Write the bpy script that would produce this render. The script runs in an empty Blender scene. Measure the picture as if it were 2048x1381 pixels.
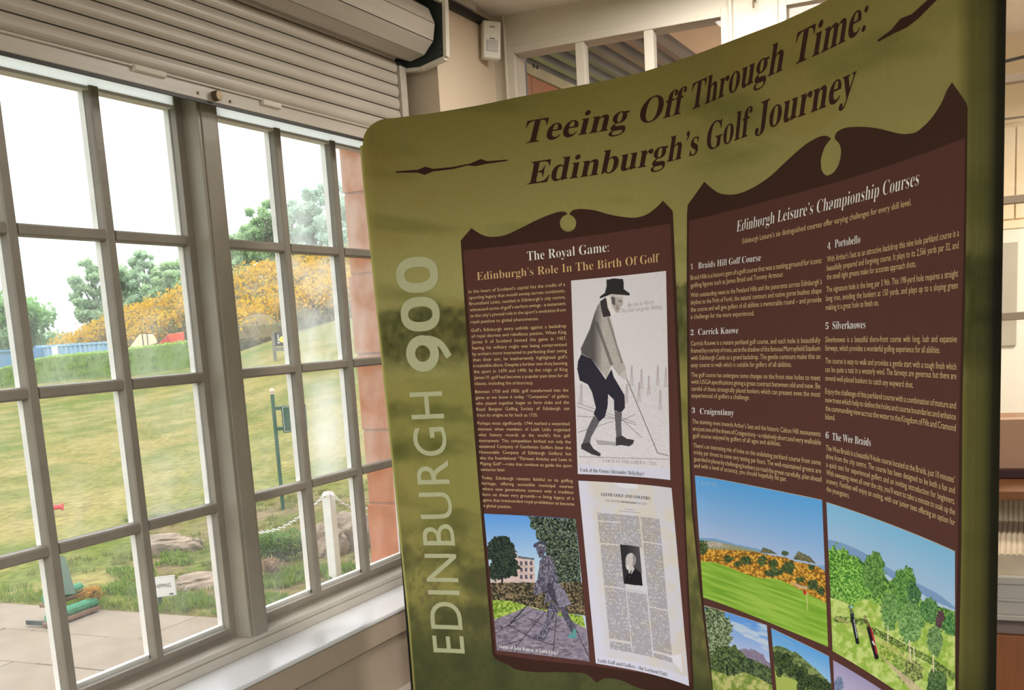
import bpy, bmesh, math, random, os
import numpy as np
random.seed(4); rng = np.random.default_rng(7)
sc = bpy.context.scene
COL = sc.collection
# ------------------------------------------------------------------ camera
F, CY, YAW, PITCH, ROLL = 2191.626, 1033.871, 25.33910317, -9.62689957, -3.42862001
EYE = 1.6
def _rot(y, p, r):
    f = np.array([math.cos(p)*math.cos(y), math.cos(p)*math.sin(y), math.sin(p)])
    r0 = np.array([math.sin(y), -math.cos(y), 0.0]); u0 = np.cross(r0, f)
    return np.array([math.cos(r)*r0+math.sin(r)*u0, math.sin(r)*r0-math.cos(r)*u0, f])
R = _rot(*[math.radians(v) for v in (YAW, PITCH, ROLL)])
from mathutils import Matrix, Vector
cam = bpy.data.cameras.new('camera'); co = bpy.data.objects.new('camera', cam); COL.objects.link(co)
cam.sensor_width = 36; cam.lens = F/2048*36; cam.shift_y = (CY-690.5)/2048; cam.clip_start = .05; cam.clip_end = 500
M = Matrix(((R[0][0], -R[1][0], -R[2][0], 0), (R[0][1], -R[1][1], -R[2][1], 0), (R[0][2], -R[1][2], -R[2][2], EYE), (0, 0, 0, 1)))
co.matrix_world = M
sc.camera = co
# ------------------------------------------------------------------ exposure, sky, lamps
vs = sc.view_settings
vs.view_transform = 'Standard'; vs.look = 'None'; vs.gamma = 1; vs.use_curve_mapping = False; vs.exposure = .35
sc.cycles.max_bounces = 10; sc.cycles.diffuse_bounces = 5; sc.cycles.transparent_max_bounces = 16
sc.cycles.use_denoising = True; sc.cycles.caustics_reflective = False; sc.cycles.caustics_refractive = False
sc.cycles.sample_clamp_indirect = 6
w = bpy.data.worlds.new('overcast_sky'); sc.world = w; w.use_nodes = True
nt = w.node_tree; nt.nodes.clear()
o_ = nt.nodes.new('ShaderNodeOutputWorld'); bg = nt.nodes.new('ShaderNodeBackground'); tc = nt.nodes.new('ShaderNodeTexCoord')
sx = nt.nodes.new('ShaderNodeSeparateXYZ'); cr = nt.nodes.new('ShaderNodeValToRGB')
nt.links.new(tc.outputs['Generated'], sx.inputs[0]); nt.links.new(sx.outputs['Z'], cr.inputs[0])
e = cr.color_ramp.elements                       # an overcast sky is about three times brighter overhead than at the horizon
e[0].position = 0.0; e[0].color = (.35, .42, .40, 1); e[1].position = 1.0; e[1].color = (1, 1, 1, 1)
e2 = e.new(.25); e2.color = (.50, .51, .51, 1)
nt.links.new(cr.outputs[0], bg.inputs[0]); bg.inputs[1].default_value = SKY = 3.0
nt.links.new(bg.outputs[0], o_.inputs[0])
def area(name, loc, sx_, sy_, power, col, rot=(0, 0, 0)):
    l = bpy.data.lights.new(name, 'AREA'); l.shape = 'RECTANGLE'; l.size = sx_; l.size_y = sy_; l.energy = power; l.color = col
    o = bpy.data.objects.new(name, l); o.location = loc; o.rotation_euler = rot; COL.objects.link(o); return o
for i, (x, y) in enumerate(((-.6, -.9), (-2.0, .6), (-1.8, -2.4))):
    area('ceiling_tube_light', (x, y, 2.74), 1.2, .25, 78, (1, .985, .96))
area('ceiling_tube_light', (3.56, .85, 2.77), .5, .6, 19, (1, .95, .87))
area('lobby_fill_light', (5.6, -.9, 2.7), .9, .5, 75, (1, .93, .80))  # unseen fill lamp, added to brighten the lobby
area('porch_fill_light', (6.2, 1.25, 2.95), .5, .2, 15, (1, .97, .93))  # added fill lamp; lifts the dark porch behind the upper panes
# ------------------------------------------------------------------ geometry helpers
GRASS = .46
def lin(c):
    c = np.asarray(c, float)/255.0
    return np.where(c <= .04045, c/12.92, ((c+.055)/1.055)**2.4)
def L4(c): return tuple(lin(c))+(1,)
def ray(x, y):
    x = np.asarray(x, float); y = np.asarray(y, float)
    c = np.stack([(x-1024)/F, (y-CY)/F, np.ones_like(x)], -1)
    return c@R
def onY(x, y, D): v = ray(x, y); return v*(D/v[..., 1])[..., None] if v.ndim > 1 else v*D/v[1]
def onX(x, y, D): v = ray(x, y); return v*D/v[0]
def onZ(x, y, D): v = ray(x, y); return v*D/v[2]
def atr(x, y, r): v = ray(x, y); return v*r/math.hypot(v[0], v[1])
def proj(P):
    c = np.asarray(P)@R.T
    return F*c[..., 0]/c[..., 2]+1024, F*c[..., 1]/c[..., 2]+CY
class MB:
    """collects verts and faces (coordinates relative to the eye point); build() links one mesh object"""
    def __init__(s): s.v = []; s.f = []; s.c = []; s.m = []; s.cm = 0
    def add(s, v, f, c=None):
        n = len(s.v); s.v += [tuple(p) for p in v]; s.f += [tuple(i+n for i in q) for q in f]
        s.c += [c]*len(f); s.m += [s.cm]*len(f); return s
    def mi(s, k): s.cm = k; return s
    def box(s, x0, x1, y0, y1, z0, z1, c=None):
        v = [(x, y, z) for z in (z0, z1) for y in (y0, y1) for x in (x0, x1)]
        return s.add(v, [(0, 2, 3, 1), (4, 5, 7, 6), (0, 1, 5, 4), (2, 6, 7, 3), (0, 4, 6, 2), (1, 3, 7, 5)], c)
    def ext(s, prof, axis, a, b, c=None):
        """closed profile of (u,v) pulled along an axis from a to b"""
        n = len(prof); v = []
        for t in (a, b):
            for p, q in prof:
                v.append({'x': (t, p, q), 'y': (p, t, q), 'z': (p, q, t)}[axis])
        f = [(i, (i+1) % n, (i+1) % n+n, i+n) for i in range(n)]+[tuple(range(n))[::-1], tuple(range(n, 2*n))]
        return s.add(v, f, c)
    def tube(s, p0, p1, r0, r1=None, n=10, c=None):
        p0 = Vector(p0); p1 = Vector(p1); r1 = r0 if r1 is None else r1
        d = (p1-p0).normalized(); a = d.orthogonal().normalized(); b = d.cross(a); v = []
        for p, r in ((p0, r0), (p1, r1)):
            for i in range(n):
                t = 2*math.pi*i/n; v.append(p+a*math.cos(t)*r+b*math.sin(t)*r)
        f = [(i, (i+1) % n, (i+1) % n+n, i+n) for i in range(n)]+[tuple(range(n))[::-1], tuple(range(n, 2*n))]
        return s.add(v, f, c)
    def ball(s, p, r, n=8, m=6, sc_=(1, 1, 1), c=None):
        v = []
        for j in range(m+1):
            t = math.pi*j/m
            for i in range(n):
                u = 2*math.pi*i/n
                v.append((p[0]+r*sc_[0]*math.sin(t)*math.cos(u), p[1]+r*sc_[1]*math.sin(t)*math.sin(u), p[2]+r*sc_[2]*math.cos(t)))
        f = [(j*n+i, j*n+(i+1) % n, (j+1)*n+(i+1) % n, (j+1)*n+i) for j in range(m) for i in range(n)]
        return s.add(v, f, c)
    def build(s, name, mat, parent=None, org=(0, 0, 0), smooth=False, bevel=0, rel=None):
        o = mkobj(name, s.v, s.f, mat[0] if isinstance(mat, (list, tuple)) else mat, parent, org, smooth, bevel, s.c if any(q is not None for q in s.c) else None)
        if isinstance(mat, (list, tuple)):
            for q in mat[1:]: o.data.materials.append(q)
            o.data.polygons.foreach_set('material_index', s.m)
        return o
def mkobj(name, v, f, mat, parent=None, org=(0, 0, 0), smooth=False, bevel=0, fcol=None, vcol=None):
    me = bpy.data.meshes.new(name)
    v = np.asarray(v, float)-np.asarray(org, float)
    if isinstance(f, np.ndarray) and f.ndim == 2:
        k = f.shape[1]; me.vertices.add(len(v)); me.vertices.foreach_set('co', v.astype(np.float32).ravel())
        me.loops.add(f.size); me.loops.foreach_set('vertex_index', f.astype(np.int32).ravel())
        me.polygons.add(len(f)); me.polygons.foreach_set('loop_start', np.arange(0, f.size, k, dtype=np.int32))
        me.update(calc_edges=True)
    else:
        me.from_pydata([tuple(p) for p in v], [], [tuple(int(i) for i in q) for q in f]); me.update()
        bm = bmesh.new(); bm.from_mesh(me); bmesh.ops.recalc_face_normals(bm, faces=bm.faces); bm.to_mesh(me); bm.free()
    if vcol is not None:
        a = me.color_attributes.new('Col', 'FLOAT_COLOR', 'POINT'); c4 = np.ones((len(v), 4), np.float32); c4[:, :3] = vcol
        a.data.foreach_set('color', c4.ravel())
    elif fcol is not None:
        a = me.color_attributes.new('Col', 'FLOAT_COLOR', 'CORNER'); arr = []
        for p in me.polygons: arr += [tuple(fcol[p.index])+(1,)]*p.loop_total
        a.data.foreach_set('color', np.array(arr, np.float32).ravel())
    if smooth: me.polygons.foreach_set('use_smooth', [True]*len(me.polygons))
    if mat: me.materials.append(mat)
    o = bpy.data.objects.new(name, me); COL.objects.link(o)
    if parent is not None:
        o.parent = parent; o.location = Vector(org)-(Vector(parent['_o']) if '_o' in parent else Vector((0, 0, 0)))
    else: o.location = (org[0], org[1], org[2]+EYE)
    o['_o'] = tuple(float(q) for q in org)
    if bevel:
        b = o.modifiers.new('bevel', 'BEVEL'); b.width = bevel; b.segments = 2; b.limit_method = 'ANGLE'
    return o
def thing(name, org, label=None, cat=None, group=None, kind=None, parent=None):
    o = bpy.data.objects.new(name, None); COL.objects.link(o); o['_o'] = tuple(float(q) for q in org)
    if parent is not None: o.parent = parent; o.location = Vector(org)-Vector(parent['_o'])
    else: o.location = (org[0], org[1], org[2]+EYE)
    return tag(o, label, cat, group, kind)
def tag(o, label=None, cat=None, group=None, kind=None):
    if label: o['label'] = label
    if cat: o['category'] = cat
    if group: o['group'] = group
    if kind: o['kind'] = kind
    return o
# ------------------------------------------------------------------ materials
def mat(name, col, rough=.6, var=0, scale=6, spec=.5, metal=0, bump=0, bscale=40, col2=None, attr=False, stretch=None, detail=4):
    m = bpy.data.materials.new(name); m.use_nodes = True; n = m.node_tree; b = n.nodes['Principled BSDF']
    b.inputs['Roughness'].default_value = rough; b.inputs['Metallic'].default_value = metal; b.inputs['Specular IOR Level'].default_value = spec
    if col is not None: b.inputs['Base Color'].default_value = L4(col)
    t = n.nodes.new('ShaderNodeTexCoord'); mp = n.nodes.new('ShaderNodeMapping'); n.links.new(t.outputs['Object'], mp.inputs[0])
    if stretch: mp.inputs['Scale'].default_value = stretch
    at = None
    if attr:
        at = n.nodes.new('ShaderNodeAttribute'); at.attribute_name = 'Col'; n.links.new(at.outputs['Color'], b.inputs['Base Color'])
    if var or col2 is not None:
        no = n.nodes.new('ShaderNodeTexNoise'); no.inputs['Scale'].default_value = scale; no.inputs['Detail'].default_value = detail
        n.links.new(mp.outputs[0], no.inputs['Vector'])
        if col2 is not None:
            r = n.nodes.new('ShaderNodeValToRGB'); r.color_ramp.elements[0].position = .35; r.color_ramp.elements[1].position = .65
            r.color_ramp.elements[0].color = L4(col); r.color_ramp.elements[1].color = L4(col2)
            n.links.new(no.outputs['Fac'], r.inputs[0]); n.links.new(r.outputs[0], b.inputs['Base Color'])
        else:
            mr = n.nodes.new('ShaderNodeMapRange'); mr.inputs['From Min'].default_value = .3; mr.inputs['From Max'].default_value = .7
            mr.inputs['To Min'].default_value = 1-var; mr.inputs['To Max'].default_value = 1+var
            n.links.new(no.outputs['Fac'], mr.inputs['Value'])
            mx = n.nodes.new('ShaderNodeVectorMath'); mx.operation = 'SCALE'
            if at: n.links.new(at.outputs['Color'], mx.inputs[0])
            else: mx.inputs[0].default_value = tuple(lin(col))
            n.links.new(mr.outputs[0], mx.inputs['Scale']); n.links.new(mx.outputs[0], b.inputs['Base Color'])
    if bump:
        nb = n.nodes.new('ShaderNodeTexNoise'); nb.inputs['Scale'].default_value = bscale; nb.inputs['Detail'].default_value = 5
        n.links.new(mp.outputs[0], nb.inputs['Vector']); bp = n.nodes.new('ShaderNodeBump'); bp.inputs['Strength'].default_value = bump
        bp.inputs['Distance'].default_value = .01
        n.links.new(nb.outputs['Fac'], bp.inputs['Height']); n.links.new(bp.outputs[0], b.inputs['Normal'])
    return m
Mt = dict(
 white=mat('white_gloss_paint', (190, 184, 174), .35, .05, 9, bump=.08, bscale=25),
 whiteout=mat('weathered_white_paint', (226, 226, 222), .5, .06, 14, bump=.2, bscale=40),
 sill=mat('white_sill_paint', (228, 230, 234), .25, .02, 3, bump=.04, bscale=10),
 wall=mat('cream_wall_paint', (214, 196, 172), .75, .03, 2, bump=.1, bscale=60),
 wallb=mat('off_white_wall_paint', (206, 198, 184), .7, .03, 2, bump=.06, bscale=40),
 ceil=mat('ceiling_paint', (234, 228, 220), .85, .02, 2, bump=.05, bscale=50),
 under=mat('taupe_wall_paint', (176, 160, 142), .6, .05, 4, bump=.08, bscale=40),
 floor=mat('grey_carpet_tile', (120, 112, 104), .9, .1, 60, bump=.3, bscale=200),
 frame=mat('shaded_frame_paint', (150, 143, 131), .38, .07, 9, bump=.12, bscale=25),  # mullion paint darkened, partly for its backlit shade
 slat=mat('ribbed_shutter_enamel', (190, 182, 170), .38, .07, 3, stretch=(1, 12, 12), bump=.05, bscale=8),
 black=mat('black_rubber', (16, 16, 18), .5),
 darkgrey=mat('dark_steel', (60, 66, 66), .5, .1, 12),
 brass=mat('worn_brass', (110, 92, 70), .35, .2, 60, metal=.6),
 plastic=mat('white_plastic', (222, 216, 204), .4, .02, 5),
 lens=mat('detector_lens', (176, 170, 158), .3, .02, 5),
 stone=mat('red_sandstone', (192, 128, 90), .9, .10, 7, bump=.3, bscale=30),
 slab=mat('paving_stone', (134, 122, 106), .9, .10, 3, bump=.3, bscale=60),
 col=mat('painted_colours', None, .8, .12, 30, attr=True),
 leaf=mat('leaf_colours', None, .65, 0, 30, attr=True, spec=.2),
 fab=mat('printed_fabric', None, .85, .035, 90, attr=True, spec=.15, bump=.03, bscale=900),
 rock=mat('grey_rock', (138, 124, 108), .9, .35, 7, bump=.8, bscale=9),
 greenp=mat('dark_green_paint', (38, 84, 68), .45, .08, 12),
 wood=mat('brown_wood', (120, 74, 34), .5, .15, 4, stretch=(1, 1, 14)),
 orange=mat('orange_timber', (150, 92, 52), .5, .12, 5, stretch=(1, 10, 1)),
)

def leafy(m, f):
    n = m.node_tree; b = n.nodes['Principled BSDF']; o = n.nodes['Material Output']; t = n.nodes.new('ShaderNodeBsdfTranslucent'); mx = n.nodes.new('ShaderNodeMixShader')
    a = n.nodes.new('ShaderNodeAttribute'); a.attribute_name = 'Col'; n.links.new(a.outputs['Color'], t.inputs[0]); mx.inputs[0].default_value = f
    n.links.new(b.outputs[0], mx.inputs[1]); n.links.new(t.outputs[0], mx.inputs[2]); n.links.new(mx.outputs[0], o.inputs[0])
leafy(Mt['leaf'], .45)

Mt['bar'] = mat('shaded_taupe_bar_paint', (138, 131, 120), .42, .10, 9, bump=.15, bscale=25)  # darker paint, partly standing for the backlit shade on the bars
m_ = mat('added_glow_strip', (232, 240, 238), .5); Mt['opal'] = m_  # added translucent strip, imitates the bright glow under the shutter
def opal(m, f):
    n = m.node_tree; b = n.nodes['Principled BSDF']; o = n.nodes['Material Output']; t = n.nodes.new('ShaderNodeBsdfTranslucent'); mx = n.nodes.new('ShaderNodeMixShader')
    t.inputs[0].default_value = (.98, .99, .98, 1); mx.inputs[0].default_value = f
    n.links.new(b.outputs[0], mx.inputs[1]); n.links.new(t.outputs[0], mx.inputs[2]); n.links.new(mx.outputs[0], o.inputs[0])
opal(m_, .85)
# ================================================================== ROOM SHELL (coordinates relative to the eye: z 0 = 1.6 m)
FL, CE, YW, XB = -1.6, 1.2, 1.9, 4.1
def S(o, name=None): return tag(o, kind='structure')
S(MB().box(-3, 9.5, -5, 1.9, FL-.1, FL).build('floor', Mt['floor']))
S(MB().box(-3, 4.1, -5, 2.1, CE, CE+.1).build('ceiling', Mt['ceil']))
ww = MB()                                                   # window wall with one long opening, plus an unseen one added for light
ww.box(-.1, .5, YW, 2.33, FL, CE+.1).box(-3, -2.7, YW, 2.33, FL, CE+.1).box(-2.7, -.1, YW, 2.33, FL, -.91).box(-2.7, -.1, YW, 2.33, 1.0, CE+.1).box(3.62, 4.2, YW, 2.14, FL, CE+.1).box(.5, 3.62, YW, 2.33, 1.165, CE+.1)
S(ww.build('wall_window', Mt['wall']))
S(MB().box(.5, 3.62, YW, 2.33, FL, -.91).build('wall_below_window', Mt['under']))
S(MB().box(-3, 4.1, -5.1, -5, FL, CE).build('wall_right', Mt['wall']))
bk = MB()                                                   # wall behind the viewer: two wide window openings
bk.box(-3.1, -3, -5, 2, FL, -1.0).box(-3.1, -3, -5, 2, 1.05, CE).box(-3.1, -3, -5, -4.6, -1.0, 1.05).box(-3.1, -3, -1.5, -1.3, -1.0, 1.05).box(-3.1, -3, 1.7, 2, -1.0, 1.05)
S(bk.build('wall_behind', Mt['wall']))
# back wall with two glazed screens
bw = MB()
bw.box(XB, XB+.12, 1.84, 2.14, FL, CE).box(XB, XB+.12, .80, .975, FL, CE).box(XB, XB+.12, -5, -.9, FL, CE)
bw.box(XB, XB+.12, .975, 1.84, 1.085, CE).box(XB, XB+.12, -.9, .80, 1.085, CE).box(XB, XB+.12, .975, 1.84, FL, -.62).box(XB, XB+.12, -.9, .80, FL, -.62)
S(bw.build('wall_back', Mt['wallb']))
S(MB().box(-3, 3.9, 1.868, 1.9, 1.176, 1.2).build('trim_1', Mt['white'], bevel=.002))
S(MB().box(-3, 4.09, 1.88, 1.9, 1.150, 1.174).build('trim_2', Mt['black']))
S(MB().box(-3, 4.1, 1.872, 1.9, FL, -1.20).box(-3, 4.1, 1.862, 1.9, -1.2, -1.168).build('baseboard_window', Mt['white'], bevel=.004))
S(MB().box(-4, .5, 1.89, 1.9, -.905, -.98).box(.42, 3.70, 1.884, 1.9, -.98, -.908).build('trim_3', Mt['under'], bevel=.003))
S(MB().box(XB-.02, XB, -5, 1.87, FL, -1.45).build('baseboard_back', Mt['white'], bevel=.004))
# ------------------------------------------------------------------ glass
def glass(name, haze=0.03, fog=None, tint=(1, 1, 1)):
    m = bpy.data.materials.new(name); m.use_nodes = True; n = m.node_tree; n.nodes.clear()
    out = n.nodes.new('ShaderNodeOutputMaterial'); tr = n.nodes.new('ShaderNodeBsdfTransparent'); gl = n.nodes.new('ShaderNodeBsdfGlossy')
    tr.inputs[0].default_value = tuple(tint)+(1,)
    gl.inputs['Roughness'].default_value = .03; tl = n.nodes.new('ShaderNodeBsdfTranslucent'); tl.inputs[0].default_value = (.93, .97, .96, 1)
    m1 = n.nodes.new('ShaderNodeMixShader'); m2 = n.nodes.new('ShaderNodeMixShader'); lwt = n.nodes.new('ShaderNodeLayerWeight'); lwt.inputs[0].default_value = .5
    pw_ = n.nodes.new('ShaderNodeMath'); pw_.operation = 'POWER'; pw_.inputs[1].default_value = 4.0; n.links.new(lwt.outputs['Facing'], pw_.inputs[0])
    fr = n.nodes.new('ShaderNodeMath'); fr.operation = 'MULTIPLY_ADD'; fr.inputs[1].default_value = .5; fr.inputs[2].default_value = .02; n.links.new(pw_.outputs[0], fr.inputs[0])
    n.links.new(fr.outputs[0], m1.inputs[0]); n.links.new(tr.outputs[0], m1.inputs[1]); n.links.new(gl.outputs[0], m1.inputs[2])
    t = n.nodes.new('ShaderNodeTexCoord'); no = n.nodes.new('ShaderNodeTexNoise'); no.inputs['Scale'].default_value = 9; no.inputs['Detail'].default_value = 4
    n.links.new(t.outputs['Object'], no.inputs['Vector'])
    mr = n.nodes.new('ShaderNodeMapRange'); mr.inputs['From Min'].default_value = .35; mr.inputs['From Max'].default_value = .75
    mr.inputs['To Min'].default_value = haze*.35; mr.inputs['To Max'].default_value = haze*1.8
    n.links.new(no.outputs['Fac'], mr.inputs['Value']); fac = mr.outputs[0]
    if fog:                                                  # a patch of condensation between the two sheets of the unit
        (cx, cz, rx, rz, amt, edge) = fog
        mp = n.nodes.new('ShaderNodeMapping'); mp.vector_type = 'POINT'
        mp.inputs['Location'].default_value = (-cx/rx, 0, -cz/rz); mp.inputs['Scale'].default_value = (1/rx, 0, 1/rz)
        n.links.new(t.outputs['Object'], mp.inputs[0]); ln = n.nodes.new('ShaderNodeVectorMath'); ln.operation = 'LENGTH'
        n.links.new(mp.outputs[0], ln.inputs[0])
        ad = n.nodes.new('ShaderNodeMath'); ad.operation = 'MULTIPLY_ADD'; ad.inputs[1].default_value = .5
        n.links.new(no.outputs['Fac'], ad.inputs[0]); n.links.new(ln.outputs['Value'], ad.inputs[2])
        m3 = n.nodes.new('ShaderNodeMapRange'); m3.interpolation_type = 'SMOOTHSTEP'; m3.inputs['From Min'].default_value = 1.25+edge; m3.inputs['From Max'].default_value = .35
        m3.inputs['To Min'].default_value = 0; m3.inputs['To Max'].default_value = amt
        n.links.new(ad.outputs[0], m3.inputs['Value']); a2 = n.nodes.new('ShaderNodeMath'); a2.operation = 'ADD'; a2.use_clamp = True
        n.links.new(m3.outputs[0], a2.inputs[0]); n.links.new(fac, a2.inputs[1]); fac = a2.outputs[0]
    n.links.new(fac, m2.inputs[0]); n.links.new(m1.outputs[0], m2.inputs[1]); n.links.new(tl.outputs[0], m2.inputs[2])
    n.links.new(m2.outputs[0], out.inputs[0]); return m
G = dict(clear=glass('window_glass', .035), hazy=glass('hazy_window_glass', .17), smear=glass('smeared_window_glass', .065))
# ------------------------------------------------------------------ WINDOW
WP = [Mt['bar'], Mt['whiteout']]
win = thing('window_1', (0, 2.1, -.89), kind='structure')
ROWS = [.672, .297, -.079, -.454, -.829]                   # centre lines of the glazing bars
BT = .031
def bar_v(xc, z0, z1):
    m = MB(); h = .018
    m.ext([(xc-h+.006, 2.100), (xc+h-.006, 2.100), (xc+h-.002, 2.104), (xc+h, 2.119), (xc-h, 2.119), (xc-h+.002, 2.104)], 'z', z0, z1)
    m.mi(1).ext([(xc-h+.001, 2.1235), (xc+h-.001, 2.1235), (xc+h-.004, 2.143), (xc-h+.004, 2.143)], 'z', z0, z1); return m
def bar_h(x0, x1, zc):
    m = MB(); h = BT/2
    def pr(p): return [(y, z) for y, z in p]
    m.ext([(2.100, zc-h+.006), (2.100, zc+h-.006), (2.104, zc+h-.002), (2.119, zc+h), (2.119, zc-h), (2.104, zc-h+.002)], 'x', x0, x1)
    m.mi(1).ext([(2.1235, zc-h), (2.1235, zc+h), (2.143, zc+h-.004), (2.143, zc-h+.004)], 'x', x0, x1); return m
def sash(sx0, xbars, sx1, haze):
    """sx0/sx1: inner edges of the stiles; xbars: centre lines"""
    w0, w1 = sx0-.045, sx1+.038
    m = MB()
    def box(*a_):
        m.mi(1 if a_[2] > 2.12 else 0).box(*a_); return m
    for a, b in ((w0, sx0), (sx1, w1)):
        m.mi(0).box(a, b, 2.1, 2.119, -.866, .735); m.mi(1).box(a+.006 if a == w0 else a-.002, b+.002 if a == w0 else b-.006, 2.1235, 2.141, -.866, .735)
    m.mi(0).box(sx0, sx1, 2.1, 2.119, -.866, -.812); m.mi(1).box(sx0, sx1, 2.1235, 2.141, -.866, -.802)
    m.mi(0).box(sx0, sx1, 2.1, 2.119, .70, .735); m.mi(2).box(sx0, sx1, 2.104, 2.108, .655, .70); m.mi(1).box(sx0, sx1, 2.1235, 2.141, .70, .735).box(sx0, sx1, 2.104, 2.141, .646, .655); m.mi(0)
    m.box(sx0, sx1, 2.096, 2.1, -.832, -.829)
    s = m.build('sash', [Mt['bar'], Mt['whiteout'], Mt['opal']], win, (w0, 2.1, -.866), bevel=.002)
    for x in xbars: bar_v(x, -.812, .657).build('glazing_bar', WP, s, (x, 2.1, 0))
    xs = [sx0]+list(xbars)+[sx1]
    for i in range(len(xs)-1):
        a = xs[i]+(.018 if i else 0); b = xs[i+1]-(.018 if i < len(xs)-2 else 0)
        for z in ROWS[1:4]: bar_h(a, b, z).build('glazing_bar', WP, s, (a, 2.1, z))
        for k in range(4):
            z1 = ROWS[k]-.0155 if k else .657; z0 = ROWS[k+1]+.0155 if k < 3 else -.812
            g = G.get(haze.get((i, k)), None) if isinstance(haze.get((i, k), 'clear'), str) else haze[(i, k)]
            g = g or G['clear']
            MB().box(a-.003, b+.003, 2.1205, 2.1228, z0-.003, z1+.003).build('pane', g, s, ((a+b)/2, 2.12, (z0+z1)/2))
    return s
fogA = glass('condensed_glass_patch', .10, fog=(-.0, -.02, .11, .20, .24, .35))
fogB = glass('frosted_edge_glass', .10, fog=(-.13, .05, .07, .22, .16, .3))
sash(1.583, (1.868, 2.171), 2.459, {(2, 1): 'smear', (1, 1): 'smear', (2, 2): 'smear', (0, 1): 'smear'})
sash(2.634, (2.917, 3.220), 3.503, {(1, 2): fogA, (1, 0): 'hazy', (1, 1): 'hazy', (2, 0): fogB, (2, 1): fogB, (2, 2): 'smear', (0, 1): 'smear'})
sash(.60, (.883, 1.186), 1.47, {})
w4 = MB().box(-2.7, -.1, 2.05, 2.15, -.91, -.85).box(-2.7, -.1, 2.05, 2.15, .94, 1.0)  # unseen window, added to brighten the banner's right panel
for x in (-2.7, -2.07, -1.43, -.78, -.15): w4.box(x, x+.05, 2.05, 2.15, -.85, .94)
for z in (.3, -.08, -.45): w4.box(-2.7, -.1, 2.1, 2.13, z-.015, z+.015)
S(w4.build('fill_window_4', Mt['white']))
po = MB()
for a, b in ((2.487, 2.572), (1.484, 1.566), (.5, .56), (3.545, 3.62)): po.box(a, b, 2.05, 2.15, -.845, .9)
for a, b in ((2.500, 2.559), (1.497, 1.553)): po.box(a, b, 2.046, 2.05, -.845, .9)
po.build('mullion', Mt['frame'], win, (2, 2.1, -.845), bevel=.003)
fr = MB()
fr.box(.5, 3.62, 2.05, 2.15, -.862, -.845).box(.5, 3.62, 2.045, 2.15, -.89, -.862).box(.5, 3.62, 2.06, 2.15, .735, 1.165)
fr.build('window_frame', Mt['white'], win, (2, 2.1, -.89), bevel=.003)
MB().box(.46, 3.66, 1.878, 2.05, -.905, -.89).build('window_sill', Mt['sill'], win, (2, 1.9, -.9), bevel=.004)
MB().box(.45, 3.62, 2.15, 2.40, -.95, -.90).build('outer_sill', Mt['stone'], win, (2, 2.3, -.95), bevel=.004)
# outside: sandstone reveal blocks at the right of the window
pier = thing('wall_outside_pier', (3.9, 2.24, -1.8), kind='structure')
zs = [1.133, .836, .539, .242, -.056, -.348, -.635, -.90]
for k in range(len(zs)-1):
    d = .003*((k*7) % 3)
    MB().box(3.600+d, 4.3, 2.143, 2.330-d, zs[k+1]+.004, zs[k]-.004).build('stone_block', Mt['stone'], pier, (3.9, 2.24, zs[k+1]), bevel=.003)
MB().box(3.608, 4.3, 2.143, 2.32, -1.8, 1.4).build('mortar_core', mat('mortar', (170, 128, 104), .95), pier, (3.9, 2.24, -1.8))
# ------------------------------------------------------------------ ROLLER SHUTTER
sh = thing('roller_shutter', (2.1, 2.0, .65), 'cream ribbed steel roller shutter half lowered in front of the white window', 'shutter')
X0, X1 = .66, 3.5
lines = [.699, .7405, .7815, .8225, .8635, .9045, .9455, .9865, 1.0275]
def slat_prof(z0, z1, yc=2.0):
    h = z1-z0; p = []
    for i in range(7):
        t = i/6; p.append((yc-.0065*math.sin(math.pi*t)**.7+.001, z0+.002+t*(h-.004)))
    return p+[(yc+.006, z1-.002), (yc+.006, z0+.002)]
for a, b in zip(lines[:-1], lines[1:]):
    MB().ext(slat_prof(a, b), 'x', X0, X1).build('slat', Mt['slat'], sh, (2.1, 2.0, a))
MB().box(X0, X1, 1.996, 2.006, .654, .698).box(X0, X1, 1.990, 1.996, .690, .697).build('bottom_bar', Mt['slat'], sh, (2.1, 2, .65), bevel=.002)
MB().box(X0, X1, 1.998, 2.004, .646, .654).build('rubber_seal', Mt['black'], sh, (2.1, 2, .646))
MB().box(X0, X1, 2.006, 2.008, .69, 1.05).build('slat_backing', Mt['darkgrey'], sh, (2.1, 2.0, .69))
RC, RR, NF = (1.948, 1.04), .099, 11
for i in range(NF):
    a0 = 2*math.pi*i/NF+.21; a1 = a0+2*math.pi/NF-.025; am = (a0+a1)/2
    P_ = [(RC[0]+RR*math.cos(a0), RC[1]+RR*math.sin(a0)), (RC[0]+RR*math.cos(a1), RC[1]+RR*math.sin(a1)),
          (RC[0]+(RR-.012)*math.cos(a1), RC[1]+(RR-.012)*math.sin(a1)), (RC[0]+(RR-.012)*math.cos(a0), RC[1]+(RR-.012)*math.sin(a0))]
    MB().ext(P_, 'x', X0, 3.525).build('rolled_slat', Mt['slat'], sh, (2.1, RC[0], RC[1]))
MB().tube((X0, RC[0], RC[1]), (3.53, RC[0], RC[1]), .083, n=24).build('barrel', Mt['darkgrey'], sh, (2.1, RC[0], RC[1]))
pl = [(2.035, .93), (1.93, .924), (1.836, .945), (1.828, 1.10), (1.828, 1.162), (2.05, 1.162)]
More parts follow.
